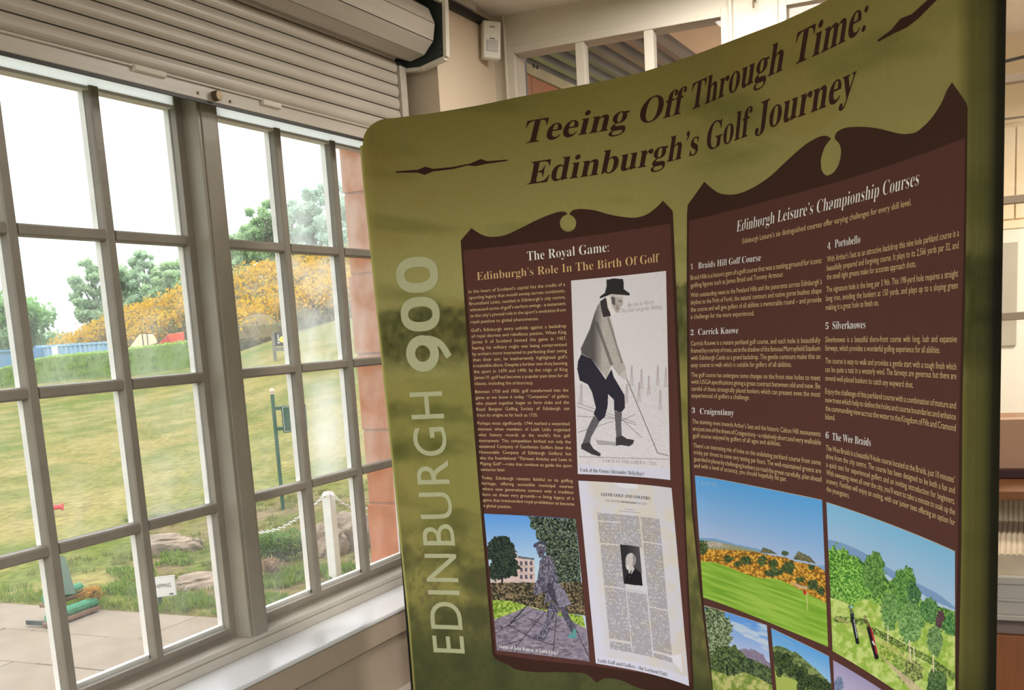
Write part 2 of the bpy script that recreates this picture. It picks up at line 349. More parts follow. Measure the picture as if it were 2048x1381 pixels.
for xx, s_ in ((3.56, 1), (.60, -1)):
    b_ = MB().ext(pl, 'x', xx, xx+.008).build('end_plate', Mt['darkgrey'], sh, (xx, 1.93, .93))
    fl = MB()
    for (p, q) in zip(pl[:-2], pl[1:-1]):
        d = Vector((q[0]-p[0], q[1]-p[1])).normalized(); n_ = Vector((-d[1], d[0]))
        fl.ext([p, q, (q[0]-n_[0]*-.012, q[1]-n_[1]*-.012), (p[0]-n_[0]*-.012, p[1]-n_[1]*-.012)], 'x', xx-.014*s_, xx+.012)
    tag(fl.build('flange', Mt['plastic'], b_, (xx, 1.93, .93)), 'white folded edge of the end plate')
    MB().tube((xx-.016*s_, 1.845, .955), (xx-.02*s_, 1.845, .955), .007, n=8).tube((xx-.016*s_, 1.845, .978), (xx-.02*s_, 1.845, .978), .005, n=8).tube((xx-.0, 2.018, .945), (xx-.03*s_, 2.018, .945), .012, .004, n=8).build('bolt', Mt['darkgrey'], b_, (xx, 1.84, .96))
MB().box(3.503, 3.544, 1.985, 2.03, -.885, .93).build('guide_rail', Mt['slat'], sh, (3.52, 2.0, -.885), bevel=.002)
MB().box(.62, .661, 1.985, 2.03, -.885, .93).build('guide_rail', Mt['slat'], sh, (.64, 2.0, -.885), bevel=.002)
MB().box(X0, 3.56, 1.829, 1.842, 1.12, 1.162).build('box_rim', Mt['plastic'], sh, (2.1, 1.83, 1.12))
for px, py, w_ in ((300, 143, .11), (543, 209, .085)):
    p = onY(px, py, 1.99)
    MB().ext([(1.998, p[2]-.010), (1.986, p[2]-.006), (1.984, p[2]+.006), (1.998, p[2]+.012)], 'x', p[0]-w_/2, p[0]+w_/2).build('lift_handle', Mt['plastic'], sh, tuple(p), bevel=.002)
p = onY(432, 192, 1.99)
MB().tube((p[0], 1.998, p[2]), (p[0], 1.978, p[2]), .0135, n=18).build('lock_cylinder', Mt['brass'], sh, tuple(p), bevel=.001)
for px, py in ((397, 186), (461, 203)):
    p = onY(px, py, 1.995); MB().tube((p[0], 1.997, p[2]), (p[0], 1.992, p[2]), .004, n=8).build('screw', Mt['brass'], sh, tuple(p))
S(MB().box(.5, 3.62, 2.048, 2.058, .72, 1.16).build('shade_sheet', Mt['black']))  # black sheet standing for the shade behind the shutter roll
# ------------------------------------------------------------------ GLAZED SCREENS IN THE BACK WALL
def screen(name, y0, y1, ncol, rows, zb, zt, mt, fw=.022, vskip=()):
    t = thing(name, (XB, (y0+y1)/2, zb), kind='structure')
    m = MB(); m.box(XB-.004, XB+.10, y0-.03, y0, zb, zt+.03).box(XB-.004, XB+.10, y1, y1+.03, zb, zt+.03).box(XB-.004, XB+.10, y0, y1, zt, zt+.03)
    m.build('frame', Mt['wallb'], t, (XB, y0, zb), bevel=.002)
    pw = (y1-y0)/ncol; yb = [y0+pw*i for i in range(1, ncol)]
    for i, y in enumerate(yb): MB().box(XB, XB+.045, y-fw*.8, y+fw*.8, zb, zt).build('glazing_bar', Mt['wallb'], t, (XB, y, zb), bevel=.002)
    for z in rows: MB().box(XB+.002, XB+.043, y0, y1, z-.013, z+.013).build('glazing_bar', mt, t, (XB, y0, z), bevel=.002)
    ys = [y0]+yb+[y1]; zz = [zb]+sorted(rows)+[zt]
    for i in range(ncol):
        for k in range(len(zz)-1):
            MB().box(XB+.022, XB+.025, ys[i]+(fw*.8 if i else 0), ys[i+1]-(fw*.8 if i < ncol-1 else 0), zz[k]+(.013 if k else 0), zz[k+1]-(.013 if k < len(zz)-2 else 0)).build('pane', G['clear'], t, (XB, (ys[i]+ys[i+1])/2, (zz[k]+zz[k+1])/2))
    return t
taupe = mat('taupe_glazing_paint', (176, 156, 134), .5, .04, 6)
screen('window_2', 1.003, 1.814, 3, [.69, .33, -.052, -.434], -.62, 1.055, Mt['wallb'])
screen('window_3', -.87, .772, 6, [.712, .329, -.052], -.40, 1.055, taupe)
redrail = mat('dark_red_rail', (52, 16, 14), .4, .1, 5)
S(MB().box(XB-.03, XB+.10, -.9, .80, -.60, -.567).build('trim_5', redrail, bevel=.004))
S(MB().box(XB-.0, XB+.09, -.9, .80, -.567, -.40).build('trim_6', mat('tan_panel_paint', (178, 140, 112), .6, .03, 4)))
S(MB().box(XB-.018, XB, .96, .972, FL, 1.2).box(XB-.018, XB, 1.842, 1.85, FL, 1.2).build('trim_7', Mt['wallb'], bevel=.003))
S(MB().box(XB-.012, XB, .80, .81, FL, 1.1).build('trim_8', Mt['wallb'], bevel=.003))
# ------------------------------------------------------------------ bench below the right-hand screen
bt = thing('window_bench', (3.7, .0, FL), 'built-in bench under the glazed screen with ribbed seat cushion and orange timber base', 'bench')
MB().box(3.80, 4.09, -.9, .62, -.63, -.60).build('shelf', Mt['wood'], bt, (3.9, 0, -.63), bevel=.004)
cu = MB()
for i in range(95):
    y = -.9+i*.016; cu.ext([(y, -.80), (y+.016, -.80), (y+.016, -.742), (y+.012, -.737), (y+.004, -.737), (y, -.742)], 'x', 3.48, 4.08)
tag(cu.build('seat_cushion', mat('beige_corduroy', (206, 190, 164), .9, .06, 30), bt, (3.8, 0, -.8)), 'beige ribbed seat cushion')
bq = MB()
for i in range(95):
    y = -.9+i*.016; bq.ext([(4.088, y), (4.088, y+.016), (4.03, y+.016), (4.024, y+.012), (4.024, y+.004), (4.03, y)], 'z', -.745, -.635)
tag(bq.build('back_cushion', bpy.data.materials['beige_corduroy'], bt, (4.05, 0, -.745)), 'beige ribbed back cushion')
MB().box(3.46, 4.08, -.9, .62, -.93, -.80).box(3.448, 3.46, -.9, .62, -.822, -.80).box(3.45, 3.46, -.9, .62, -.875, -.866).box(3.44, 3.46, -.9, .62, -.93, -.915).build('front_rail', Mt['white'], bt, (3.5, 0, -.93), bevel=.002)
MB().box(3.50, 4.08, -.9, .62, -1.06, -.93).build('recess_panel', mat('shadow_gap_grey', (140, 126, 120), .7, .04, 4), bt, (3.6, 0, -1.06))  # panel's grey stands for the shadow gap below the rail
MB().box(3.475, 4.08, -.9, .62, FL, -.985).build('base_panel', Mt['orange'], bt, (3.6, 0, FL), bevel=.003)
# ------------------------------------------------------------------ DETECTOR in the corner
pir = thing('motion_detector', (3.985, 1.862, 1.018), 'white plastic motion detector in the upper corner beside the glazed screen', 'detector')
pir.rotation_euler = (0, math.radians(4), math.radians(-45))
def local(name, mb, m, bevel=0):
    o = mkobj(name, mb.v, mb.f, m, None, (0, 0, 0), bevel=bevel); o.parent = pir; o.location = (0, 0, 0); return o
local('housing', MB().box(-.036, .036, -.018, .018, 0, .137), Mt['plastic'], .006)
local('lens', MB().box(-.023, .023, -.02, -.016, .026, .068), Mt['lens'], .003).rotation_euler = (0, 0, 0)
local('lens_hood', MB().box(-.027, .027, -.0185, -.0, .012, .0265), Mt['plastic'], .004)
local('indicator_slot', MB().box(-.010, .010, -.0188, -.016, .0715, .0745), Mt['black'])
local('vent_slot', MB().box(-.009, -.005, -.0188, -.016, .112, .118).box(-.002, .002, -.0188, -.016, .112, .118).box(.005, .009, -.0188, -.016, .112, .118), mat('vent_grey', (90, 84, 76), .6))
local('bracket', MB().box(-.012, .012, .016, .045, .04, .09), Mt['plastic'], .002)
p = onX(1508, 8, 4.08)
hk = thing('wall_hook', (4.07, p[1], p[2]-.01), 'small brass hook on the back wall between the two glazed screens', 'hook')
MB().tube((4.10, p[1], p[2]+.015), (4.075, p[1], p[2]+.012), .004, n=8).tube((4.075, p[1], p[2]+.02), (4.072, p[1], p[2]-.014), .0035, n=8).build('hook_bar', Mt['brass'], hk, (4.07, p[1], p[2]))
# ------------------------------------------------------------------ PORCH AND LOBBY BEHIND THE BACK WALL
cor = MB(); k = 0; y = 1.62
pts = []
while y < 2.85:
    pts += [(y, 1.40), (y+.035, 1.40), (y+.05, 1.362), (y+.085, 1.362)]; y += .10
cor.add([(x, a, b) for x in (4.25, 8.5) for a, b in pts], [(i, i+1, len(pts)+i+1, len(pts)+i) for i in range(len(pts)-1)])
roof = tag(cor.build('porch_roof', mat('corrugated_metal', (112, 110, 108), .4, .3, 1.2, stretch=(.4, 14, 6))), kind='structure')
md = roof.modifiers.new('thick', 'SOLIDIFY'); md.thickness = .003
S(MB().box(4.25, 8.5, .9, 1.62, 1.395, 1.42).build('ceiling_porch', mat('porch_soffit', (238, 230, 206), .8, .03, 3)))
S(MB().box(4.22, 9.2, .90, .96, FL, 1.42).build('wall_partition', Mt['wall']))
ps = thing('wall_porch', (6, 2.2, -1.8), kind='structure')
for i in range(9):
    for k in range(4):
        x0 = 4.62+i*.62+(k % 2)*.31-.31
        MB().box(max(4.62, x0)+.004, x0+.616, 2.10, 2.14, .86-.30*k+.004, 1.16-.30*k-.004).build('stone_block', Mt['stone'], ps, (x0+.3, 2.12, .8-.3*k), bevel=.002)
MB().box(4.62, 9, 2.13, 2.3, -1.8, 1.16).build('mortar_core', Mt['stone'], ps, (6, 2.2, -1.8))
MB().box(4.60, 9, 2.094, 2.16, 1.162, 1.207).build('lintel_beam', mat('pale_green_lintel', (206, 204, 166), .85, .18, 7), ps, (6, 2.1, 1.1), bevel=.003)
for dp_ in ((1067, 131.5), (1074, 135)):
    b_ = onY(*dp_, 2.094); MB().tube((b_[0], 2.095, b_[2]), (b_[0], 2.084, b_[2]), .0085, n=10).build('bolt', Mt['black'], ps, tuple(b_))
dp = thing('downpipe', (4.33, 1.86, -1.6), 'grey downpipe behind the first pane of the upper back wall glazing', 'pipe')
yp = float(onX(1045.5, 150, 4.33)[1])
MB().tube((4.33, yp, -1.6), (4.33, yp, 1.4), .018, n=16).build('pipe', mat('grey_pipe_paint', (104, 104, 108), .5, .05, 4), dp, (4.33, 1.86, -1.6), smooth=True)
fl = thing('flood_light', (4.75, 1.98, 1.2), 'dark flood light fixed under the corrugated porch roof', 'lamp')
q = [onY(a, b, 1.95) for a, b in ((1070, 122), (1094, 101), (1108, 112), (1084, 133))]
MB().box(q[0][0], q[0][0]+.16, 1.90, 2.0, 1.20, 1.30).build('lamp_body', Mt['black'], fl, tuple(q[0]), bevel=.01)
MB().box(q[0][0]-.012, q[0][0], 1.905, 1.995, 1.205, 1.295).build('lamp_glass', Mt['darkgrey'], fl, tuple(q[0]), bevel=.004)
MB().box(q[0][0]+.06, q[0][0]+.08, 1.92, 1.98, 1.30, 1.395).build('bracket', Mt['black'], fl, tuple(q[0]))
# lobby
S(MB().box(4.22, 9.2, -4, .90, CE+.25, CE+.35).build('ceiling_lobby', Mt['ceil']))
S(MB().box(4.22, 9.2, -4.1, -4, FL, CE+.3).build('wall_lobby_right', Mt['wall']))
lw = thing('wall_lobby', (8, 0, FL), kind='structure')
creamy = mat('lobby_cream_paint', (232, 214, 182), .7, .02, 2)
whitey = mat('lobby_white_paint', (226, 222, 210), .7, .01, 2)
XL = 7.0
zr = onX(2024, 445, XL)[2]; zg = onX(2024, 826, XL)[2]
MB().box(XL+.02, XL+.1, -4, .9, zr, CE+.3).build('wall_upper', creamy, lw, (XL, 0, zr))
y = -2.6
ztop = onX(2024, 254, XL)[2]
while y < .85:
    MB().box(XL+.002, XL+.02, y+.003, y+.087, zr+.02, ztop).build('board', creamy, lw, (XL, y, zr), bevel=.003); y += .092
MB().box(XL-.012, XL+.1, -4, .9, zr-.035, zr+.005).build('rail', creamy, lw, (XL, 0, zr), bevel=.004)
MB().box(XL, XL+.1, -4, .9, zg, zr-.03).build('wall_lower', whitey, lw, (XL, 0, zg))
MB().box(XL-.002, XL+.1, -4, .9, FL, zg).build('dado', mat('tan_dado_paint', (182, 144, 116), .6, .03, 3), lw, (XL, 0, FL))
nb = thing('notice_board', (XL-.02, 0, -.3), 'grey notice board on the white lobby wall seen through the right glazing', 'board')
a = onX(2036, 484, XL-.02); b = onX(2032, 691, XL-.02)
MB().box(XL-.02, XL, a[1], a[1]+.9, b[2], a[2]).build('board_panel', mat('grey_felt', (172, 166, 152), .9, .03, 10), nb, (XL-.02, a[1], b[2]), bevel=.002)
cb = thing('ceiling_cable', (XL-.3, 0, 1), 'thin dark cable running across the cream lobby wall', 'cable')
a = onX(1985, 129, 6.2); b = onX(2080, 106, 6.2); MB().tube(a, b, .008, n=8).build('cable_run', Mt['black'], cb, tuple(a))
a = onX(2006, 239, 6.9); b = onX(2075, 230, 6.9); MB().tube(a, b, .006, n=8).tube(a, a+np.array([0, 0, .28]), .003, n=6).build('cable_loop', mat('grey_cable', (110, 96, 78), .6), cb, tuple(a))
# ================================================================== DISPLAY BANNER
kn = np.array([(2.890, 1.83), (2.918, 1.70), (2.932, 1.55), (2.928, 1.40), (2.912, 1.25), (2.880, 1.06), (2.835, .92), (2.770, .805), (2.690, .713), (2.540, .580), (2.410, .470),
               (2.285, .366), (2.170, .281), (2.060, .207), (1.950, .139), (1.835, .074), (1.76, .035)])
def catmull(P, n=40):
    P = np.vstack([2*P[0]-P[1], P, 2*P[-1]-P[-2]]); out = []
    for i in range(1, len(P)-2):
        t = np.linspace(0, 1, n, endpoint=False)[:, None]; a, b, c, d = P[i-1], P[i], P[i+1], P[i+2]
        out.append(.5*((2*b)+(-a+c)*t+(2*a-5*b+4*c-d)*t*t+(-a+3*b-3*c+d)*t**3))
    return np.vstack(out+[P[-2][None]])
cv = catmull(kn)
g = np.exp(-np.linspace(-2.2, 2.2, 81)**2); g /= g.sum()
pad = np.vstack([np.linspace(2*cv[0]-cv[40], cv[0], 40, endpoint=False), cv, np.linspace(cv[-1], 2*cv[-1]-cv[-41], 41)[1:]])
cv = np.stack([np.convolve(pad[:, i], g, 'valid') for i in (0, 1)], 1)
ds = np.hypot(*np.diff(cv, axis=0).T); sarr = np.concatenate([[0], np.cumsum(ds)])
tan = np.gradient(cv, sarr, axis=0); tan /= np.linalg.norm(tan, axis=1)[:, None]
nrm = np.stack([tan[:, 1], -tan[:, 0]], 1)                    # towards the viewer side
azs = np.arctan2(cv[:, 1], cv[:, 0])                          # decreasing along s
def unp(x, y):
    """reading of a point of the printed face -> (length along the fabric, height)"""
    v = ray(x, y); az = np.arctan2(v[..., 1], v[..., 0])
    s = np.interp(az, azs[::-1], sarr[::-1]); r = np.hypot(np.interp(s, sarr, cv[:, 0]), np.interp(s, sarr, cv[:, 1]))
    return s, r*v[..., 2]/np.hypot(v[..., 0], v[..., 1])
def fold(s, z):
    f = .0045*np.exp(-((z+.42)/.28)**2)*(np.sin((s-.12)*52)+.5*np.sin((s-.1)*91))*np.exp(-((s-.22)/.13)**2)
    return f+.0022*np.sin(s*9+z*3)*np.exp(-((z-.55)/.2)**2)
def surf(s, z, off=0.0):
    s = np.asarray(s, float); z = np.asarray(z, float); s, z = np.broadcast_arrays(s, z)
    o = off+fold(s, z)
    x = np.interp(s, sarr, cv[:, 0])+np.interp(s, sarr, nrm[:, 0])*o
    y = np.interp(s, sarr, cv[:, 1])+np.interp(s, sarr, nrm[:, 1])*o
    return np.stack([x, y, z], -1)
# ---- noise and painting helpers
_G = rng.random((256, 256))
def vn(x, y):
    xi = np.floor(x).astype(int); yi = np.floor(y).astype(int); fx = x-xi; fy = y-yi; fx = fx*fx*(3-2*fx); fy = fy*fy*(3-2*fy)
    a = _G[xi % 256, yi % 256]; b = _G[(xi+1) % 256, yi % 256]; c = _G[xi % 256, (yi+1) % 256]; d = _G[(xi+1) % 256, (yi+1) % 256]
    return (a*(1-fx)+b*fx)*(1-fy)+(c*(1-fx)+d*fx)*fy
def fbm(x, y, o=4):
    t = 0; a = .5
    for i in range(o): t = t+a*vn(x*2**i+17.3*i, y*2**i+5.1*i); a *= .5
    return t/(1-.5**o)
def pmask(X, Y, P):
    P = np.asarray(P, float); ins = np.zeros(X.shape, bool); j = len(P)-1
    for i in range(len(P)):
        (xi, yi), (xj, yj) = P[i], P[j]
        if yi != yj: ins ^= ((yi > Y) != (yj > Y)) & (X < (xj-xi)*(Y-yi)/(yj-yi)+xi)
        j = i
    return ins
def lmask(X, Y, a, b, w):
    a = np.array(a, float); b = np.array(b, float); d = b-a; t = np.clip(((X-a[0])*d[0]+(Y-a[1])*d[1])/(d@d), 0, 1)
    return np.hypot(X-a[0]-t*d[0], Y-a[1]-t*d[1]) < w
def blend(C, m, col):
    m = m.astype(float)[..., None]; c = np.asarray(col, float)
    C[...] = C*(1-m)+c*m
def above(X, Y, pts):                                        # below the polyline (larger y)
    p = np.asarray(pts, float); return Y > np.interp(X, p[:, 0], p[:, 1])
# ---- fabric
ban = thing('display_banner', (2.7, .9, FL), 'tall curved fabric display stand printed olive green about golf history, beside the window', 'banner')
ban['_o'] = (2.7, .9, FL)
s0, _ = unp(741, 450); s1, _ = unp(1951, 700)
s0 = float(s0); s1 = float(s1)
tp = np.array([(735, 239), (790, 236), (870, 225), (960, 210), (1030, 195.5), (1160, 171), (1280, 145), (1360, 118.5), (1442, 90), (1560, 45), (1650, 2)], float)
ts, tz = unp(tp[:, 0], tp[:, 1])
ts = np.append(ts, [2.2, 2.6, 3.2]); tz = np.append(tz, [tz[-1]-.006, tz[-1]-.012, tz[-1]-.01])
def topz(s): return np.interp(s, ts, tz)
def print_shade_col(S_, Z_):
    X, Y = proj(surf(S_, Z_, 0)); C = np.zeros(X.shape+(3,))
    v = np.clip((.70-Z_)/2.0, 0, 1)                            # 0 top, 1 bottom, by height on the cloth
    n1 = fbm(S_*3+3, Z_*5, 4); n2 = fbm(S_*16, Z_*16, 4); n3 = fbm(S_*60, Z_*45, 3); st = fbm(S_*2.2, Z_*14+S_*2.5, 4)
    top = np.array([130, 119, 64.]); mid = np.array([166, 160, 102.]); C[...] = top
    t = np.clip((.66-Z_)/.50, 0, 1)[..., None]; C[...] = top*(1-t)+mid*t  # darker top: partly printed gradient, partly weaker light put into the colour
    blend(C, np.clip((st-.50)*2.2, 0, .55), (104, 104, 52)); blend(C, np.clip((n1-.56)*1.8, 0, .4), (150, 122, 60))
    zt = .075+.025*(n2-.5)*2+.02*np.sin(S_*7); tree = np.clip((zt-Z_)*60, 0, 1)*np.clip((Z_+.12)*14, 0, 1)
    blend(C, tree*np.clip(.62+.8*(n3-.5), 0, .9), (62, 66, 36))
    f = np.clip((-.08-Z_)*12, 0, 1); fieldc = np.array([144, 139, 76.])
    C[...] = C*(1-f[..., None]*.85)+fieldc*f[..., None]*.85
    blend(C, f*np.clip((fbm(S_*4, Z_*9+4, 4)-.52)*3, 0, .75), (84, 88, 42)); blend(C, f*np.clip((fbm(S_*9+8, Z_*12, 4)-.60)*5, 0, .6), (158, 148, 86))
    d = np.clip((-.52+.1*(n1-.5)-Z_)*7, 0, 1); blend(C, d*np.clip((n2-.36)*2.6, 0, .85), (82, 84, 50)); blend(C, d*np.clip((n3-.55)*3, 0, .5), (104, 92, 66))
    d = np.clip((-.80-Z_)*6, 0, 1); blend(C, d*.75, (68, 74, 46))
    e = np.clip((s1-.02-S_)/.05, 0, 1); e = 1-e; blend(C, e*.55, (52, 52, 18))  # shade near the turning right end, painted into the cloth
    blend(C, np.clip((s0+.02-S_)/.02, 0, 1)*.3, (170, 164, 92))  # window light on the left edge, painted as paler olive
    return lin(np.clip(C, 0, 255))
def shear(z): return .030*np.clip((.30-z)/1.2, -.15, 1)
nz = 260; ns = int((s1-s0)/.0055)
sg = np.linspace(s0, s1, ns); tt = np.linspace(0, 1, nz)
cor_r = .085
drop = np.where(sg < s0+cor_r, cor_r*.85*(1-np.sqrt(np.clip(1-((s0+cor_r-sg)/cor_r)**2, 0, 1))), 0)
ZT = topz(sg)-drop
Zg = FL+.02+(ZT[None, :]-FL-.02)*tt[:, None]; Sg = np.broadcast_to(sg[None, :], Zg.shape)
Sg = Sg+shear(Zg)*np.exp(-(Sg-s0)/.30)
P = surf(Sg, Zg)
colr = print_shade_col(Sg, Zg)
# rolled edges: left (small radius) and right (wide radius)
def roll(edgeP, T, N, rad, ang, n, sgn):
    out = []
    for k in range(1, n+1):
        a = ang*k/n; out.append(edgeP+sgn*T*rad*math.sin(a)-N*rad*(1-math.cos(a)))
    return out
def tn(i): return np.array([*tan[i], 0]), np.array([*nrm[i], 0])
def at_s(arr, s): return np.stack([np.interp(s, sarr, arr[:, 0]), np.interp(s, sarr, arr[:, 1]), 0*np.asarray(s)], -1)
TL, NL = at_s(tan, Sg[:, 0]), at_s(nrm, Sg[:, 0]); TR, NR = at_s(tan, Sg[:, -1]), at_s(nrm, Sg[:, -1])
left = roll(P[:, 0], TL, NL, .012, math.pi, 6, -1)[::-1]; right = roll(P[:, -1], TR, NR, .019, math.radians(178), 16, 1)
cols = left+[P[:, i] for i in range(ns)]+right
A = np.stack(cols, 1)
cL = np.broadcast_to(lin((176, 170, 100)), (nz, len(left), 3));  # lit left rim painted pale olive
cR = np.stack([colr[:, -1]*(1-.93*min(1, .3+.7*k/7)) for k in range(len(right))], 1)  # shade of the turned-away right end painted as growing black
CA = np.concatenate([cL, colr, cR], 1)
def gridfaces(h, w_):
    i = np.arange(h*w_).reshape(h, w_); return np.stack([i[:-1, :-1], i[:-1, 1:], i[1:, 1:], i[1:, :-1]], -1).reshape(-1, 4)
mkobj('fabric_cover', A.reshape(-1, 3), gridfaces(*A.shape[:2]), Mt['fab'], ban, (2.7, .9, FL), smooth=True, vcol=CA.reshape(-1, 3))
sb = np.linspace(s0+.004, s1+.0, 60); zb_ = np.linspace(FL+.02, 1, 12)
Bk = np.stack([surf(sb, np.minimum(z, topz(sb)-np.where(sb < s0+cor_r, .03, .0)-.001), -.03) for z in zb_])
tag(mkobj('back_cover', Bk.reshape(-1, 3), gridfaces(*Bk.shape[:2]), mat('black_backing', (22, 22, 20), .9, .05, 40), ban, (2.7, .9, FL), smooth=True), 'black fabric at the back of the stand')
tub = MB()
for s in (s0+.06, s0+.75, s0+1.5, s1-.02):
    q = surf(s, 0, -.016); tub.tube((q[0], q[1], FL), (q[0], q[1], float(topz(s))-.04), .012, n=10)
tub.build('frame_pole', Mt['darkgrey'], ban, (2.7, .9, FL))
for s in (s0+.3, s0+1.1, s1-.3):
    q = surf(s, 0, -.016); n_ = at_s(nrm, s)
    m = MB(); a = q-n_*.22; b = q+n_*.14
    m.tube((a[0], a[1], FL+.012), (b[0], b[1], FL+.012), .012, n=8).build('foot', Mt['darkgrey'], ban, (float(q[0]), float(q[1]), FL))
# ---- flat shapes printed on the cloth
def flat(c_, rough=.85): return mat('print_%02x%02x%02x' % tuple(int(q) for q in c_), c_, rough, .03, 60, spec=.15)
PC = dict(gable=flat((66, 42, 34)), rect=flat((94, 59, 53)), edge=flat((112, 72, 64)), cream=flat((228, 200, 150)), white=flat((253, 253, 253)), gold=flat((226, 192, 138)),
          dark=flat((58, 34, 28)), pale=flat((188, 190, 152)), grey=flat((60, 56, 60)), ltgrey=flat((150, 142, 146)), lblue=flat((160, 205, 240)), opal=flat((206, 190, 172)))
def shape(name, loops, m, off, parent=None, step=.02, sp='px'):
    """loops: outline polygons read off the print; cut into narrow strips so that they follow the curve of the cloth"""
    bm = bmesh.new(); es = []
    for L_ in loops:
        L_ = np.asarray(L_, float)
        if sp == 'px': a, b = unp(L_[:, 0], L_[:, 1]); L_ = np.stack([a, b], 1)
        vv = [bm.verts.new((p[0], p[1], 0)) for p in L_]
        es += [bm.edges.new((vv[i], vv[(i+1) % len(vv)])) for i in range(len(vv))]
    bmesh.ops.remove_doubles(bm, verts=bm.verts[:], dist=1e-5); es = bm.edges[:]
    bmesh.ops.triangle_fill(bm, use_beauty=True, edges=es)
    xs = [v_.co.x for v_ in bm.verts]; x = math.floor(min(xs)/step)*step+step
    while x < max(xs):
        bmesh.ops.bisect_plane(bm, geom=bm.verts[:]+bm.edges[:]+bm.faces[:], plane_co=(x, 0, 0), plane_no=(1, 0, 0)); x += step
    if max(v_.co.y for v_ in bm.verts)-min(v_.co.y for v_ in bm.verts) > .1:
        y = -1.55
        while y < .7:
            bmesh.ops.bisect_plane(bm, geom=bm.verts[:]+bm.edges[:]+bm.faces[:], plane_co=(0, y, 0), plane_no=(0, 1, 0)); y += .05
    bm.verts.ensure_lookup_table(); bm.verts.index_update()
    co_ = np.array([v_.co[:2] for v_ in bm.verts]); fs = [tuple(v_.index for v_ in f.verts) for f in bm.faces]; bm.free()
    Q = surf(co_[:, 0], co_[:, 1], off)
    return mkobj(name, Q, fs, m, parent or ban, (2.7, .9, FL))
def densify(L_, n=6):
    L_ = np.asarray(L_, float); out = []
    for i in range(len(L_)):
        a, b = L_[i], L_[(i+1) % len(L_)]
        k = max(1, int(np.hypot(*(b-a))/14)); out += [a+(b-a)*t/k for t in range(k)]
    return np.array(out)
def smoothc(L_, n=5): return catmull(np.asarray(L_, float), n)
def circ(cx, cy, rx, ry, n=28, a0=0, a1=2*math.pi): return [(cx+rx*math.cos(a0+(a1-a0)*i/n), cy+ry*math.sin(a0+(a1-a0)*i/n)) for i in range(n)]
lg = [(921.5, 483)]+list(smoothc([(921.7, 481.2), (942.6, 456.3)], 3))+list(smoothc([(942.6, 456.3), (954.4, 464.4), (969.4, 472), (988.7, 474), (1012.4, 469.8), (1040.3, 457), (1070.4, 442), (1098.3, 430), (1119.8, 423.6), (1131.6, 424.7), (1134.4, 428.6)]))
a_ = [(1136.3+16.3*math.cos(t), 446.6+17*math.sin(t)) for t in np.linspace(math.radians(-98), math.radians(-97-345), 30)]
# notch: go round the circle from its top-left, anticlockwise through the bottom, to top-right
lg += [(1136.3+16.3*math.cos(t), 446.6+17*math.sin(t)) for t in np.linspace(math.radians(-103), math.radians(-437), 30)]
lg += list(smoothc([(1139.5, 427.5), (1145.6, 421), (1160.6, 418.3), (1188.5, 420.8), (1220.8, 429.6), (1248.7, 434.4), (1272.3, 435.4), (1293.8, 429), (1313, 415), (1326, 401.7)]))
lg += [(1344.3, 420.4), (1346, 425.8), (1352, 560), (1362, 800), (1374, 1100), (1388, 1381), (1389.5, 1400), (1340, 1388)]
lg += list(smoothc([(1310, 1384), (1275, 1376), (1243.6, 1362), (1212.4, 1357), (1193, 1366.7)]))+list(smoothc([(1193, 1366.7), (1168.7, 1348), (1120, 1345), (1070, 1345), (1034, 1340), (1019.8, 1332.7)]))
lg += [(989.9, 1318.3), (985, 1309), (972, 1150), (955, 950), (940, 760), (930, 620)]
left_panel = shape('printed_panel', [densify(lg)], PC['gable'], .0005)
tag(left_panel, 'dark brown scroll-topped panel about the royal game')
lr = [(926.4, 501.5), (1068, 486.3), (1209, 467.7), (1341, 447.5), (1352, 700), (1364, 960), (1383, 1366), (1300, 1349), (1180, 1332), (1080, 1322), (991, 1309), (975, 1120), (957, 880), (940, 670)]
shape('panel_field', [densify(lr)], PC['rect'], .0007)
rg = [(1374, 430), (1375.5, 410)]+[(1408.5, 363.7)]+list(smoothc([(1408.5, 363.7), (1423.7, 377), (1442.8, 387.7), (1473, 388.5), (1507.5, 375), (1541.8, 352), (1576, 320), (1606.5, 293), (1629.4, 278), (1648.4, 271.5), (1661.5, 276)]))
rg += list(smoothc([(1661, 279), (1655.5, 285), (1648.4, 297), (1642.2, 318), (1643, 338), (1648, 347.5), (1655.3, 351.3), (1667.5, 344.7), (1676.5, 331), (1681, 315), (1682, 301), (1679.5, 290), (1675, 283.7), (1669.4, 278)]))
rg += list(smoothc([(1669.8, 272), (1674, 264), (1686.5, 257), (1705.6, 254), (1736, 254.5), (1762.7, 258.5), (1800, 267.5), (1820, 267.5), (1836.5, 262), (1861, 239.6), (1883, 208), (1894, 183), (1905.2, 164.8)]))
rg += [(1920, 186), (1934, 206.6), (1936, 216), (1932, 500), (1925, 800), (1923, 1080), (1917, 1381), (1915, 1480), (1860, 1480), (1760, 1450), (1600, 1420), (1430, 1400), (1425, 1381), (1405, 1227), (1383.5, 1020), (1376, 850), (1373.5, 600)]
tag(shape('printed_panel', [densify(rg)], PC['gable'], .0005), 'dark brown scroll-topped panel listing the courses')
rr = [(1378.5, 442.5), (1500, 412), (1655, 370), (1759, 338.5), (1856, 305), (1931, 276), (1928, 500), (1920, 800), (1917, 1080), (1911, 1381), (1910, 1460), (1760, 1430), (1600, 1400), (1436, 1390), (1430, 1360), (1410, 1227), (1388, 1020), (1381, 850), (1378, 600)]
shape('panel_field', [densify(rr)], PC['rect'], .0007)
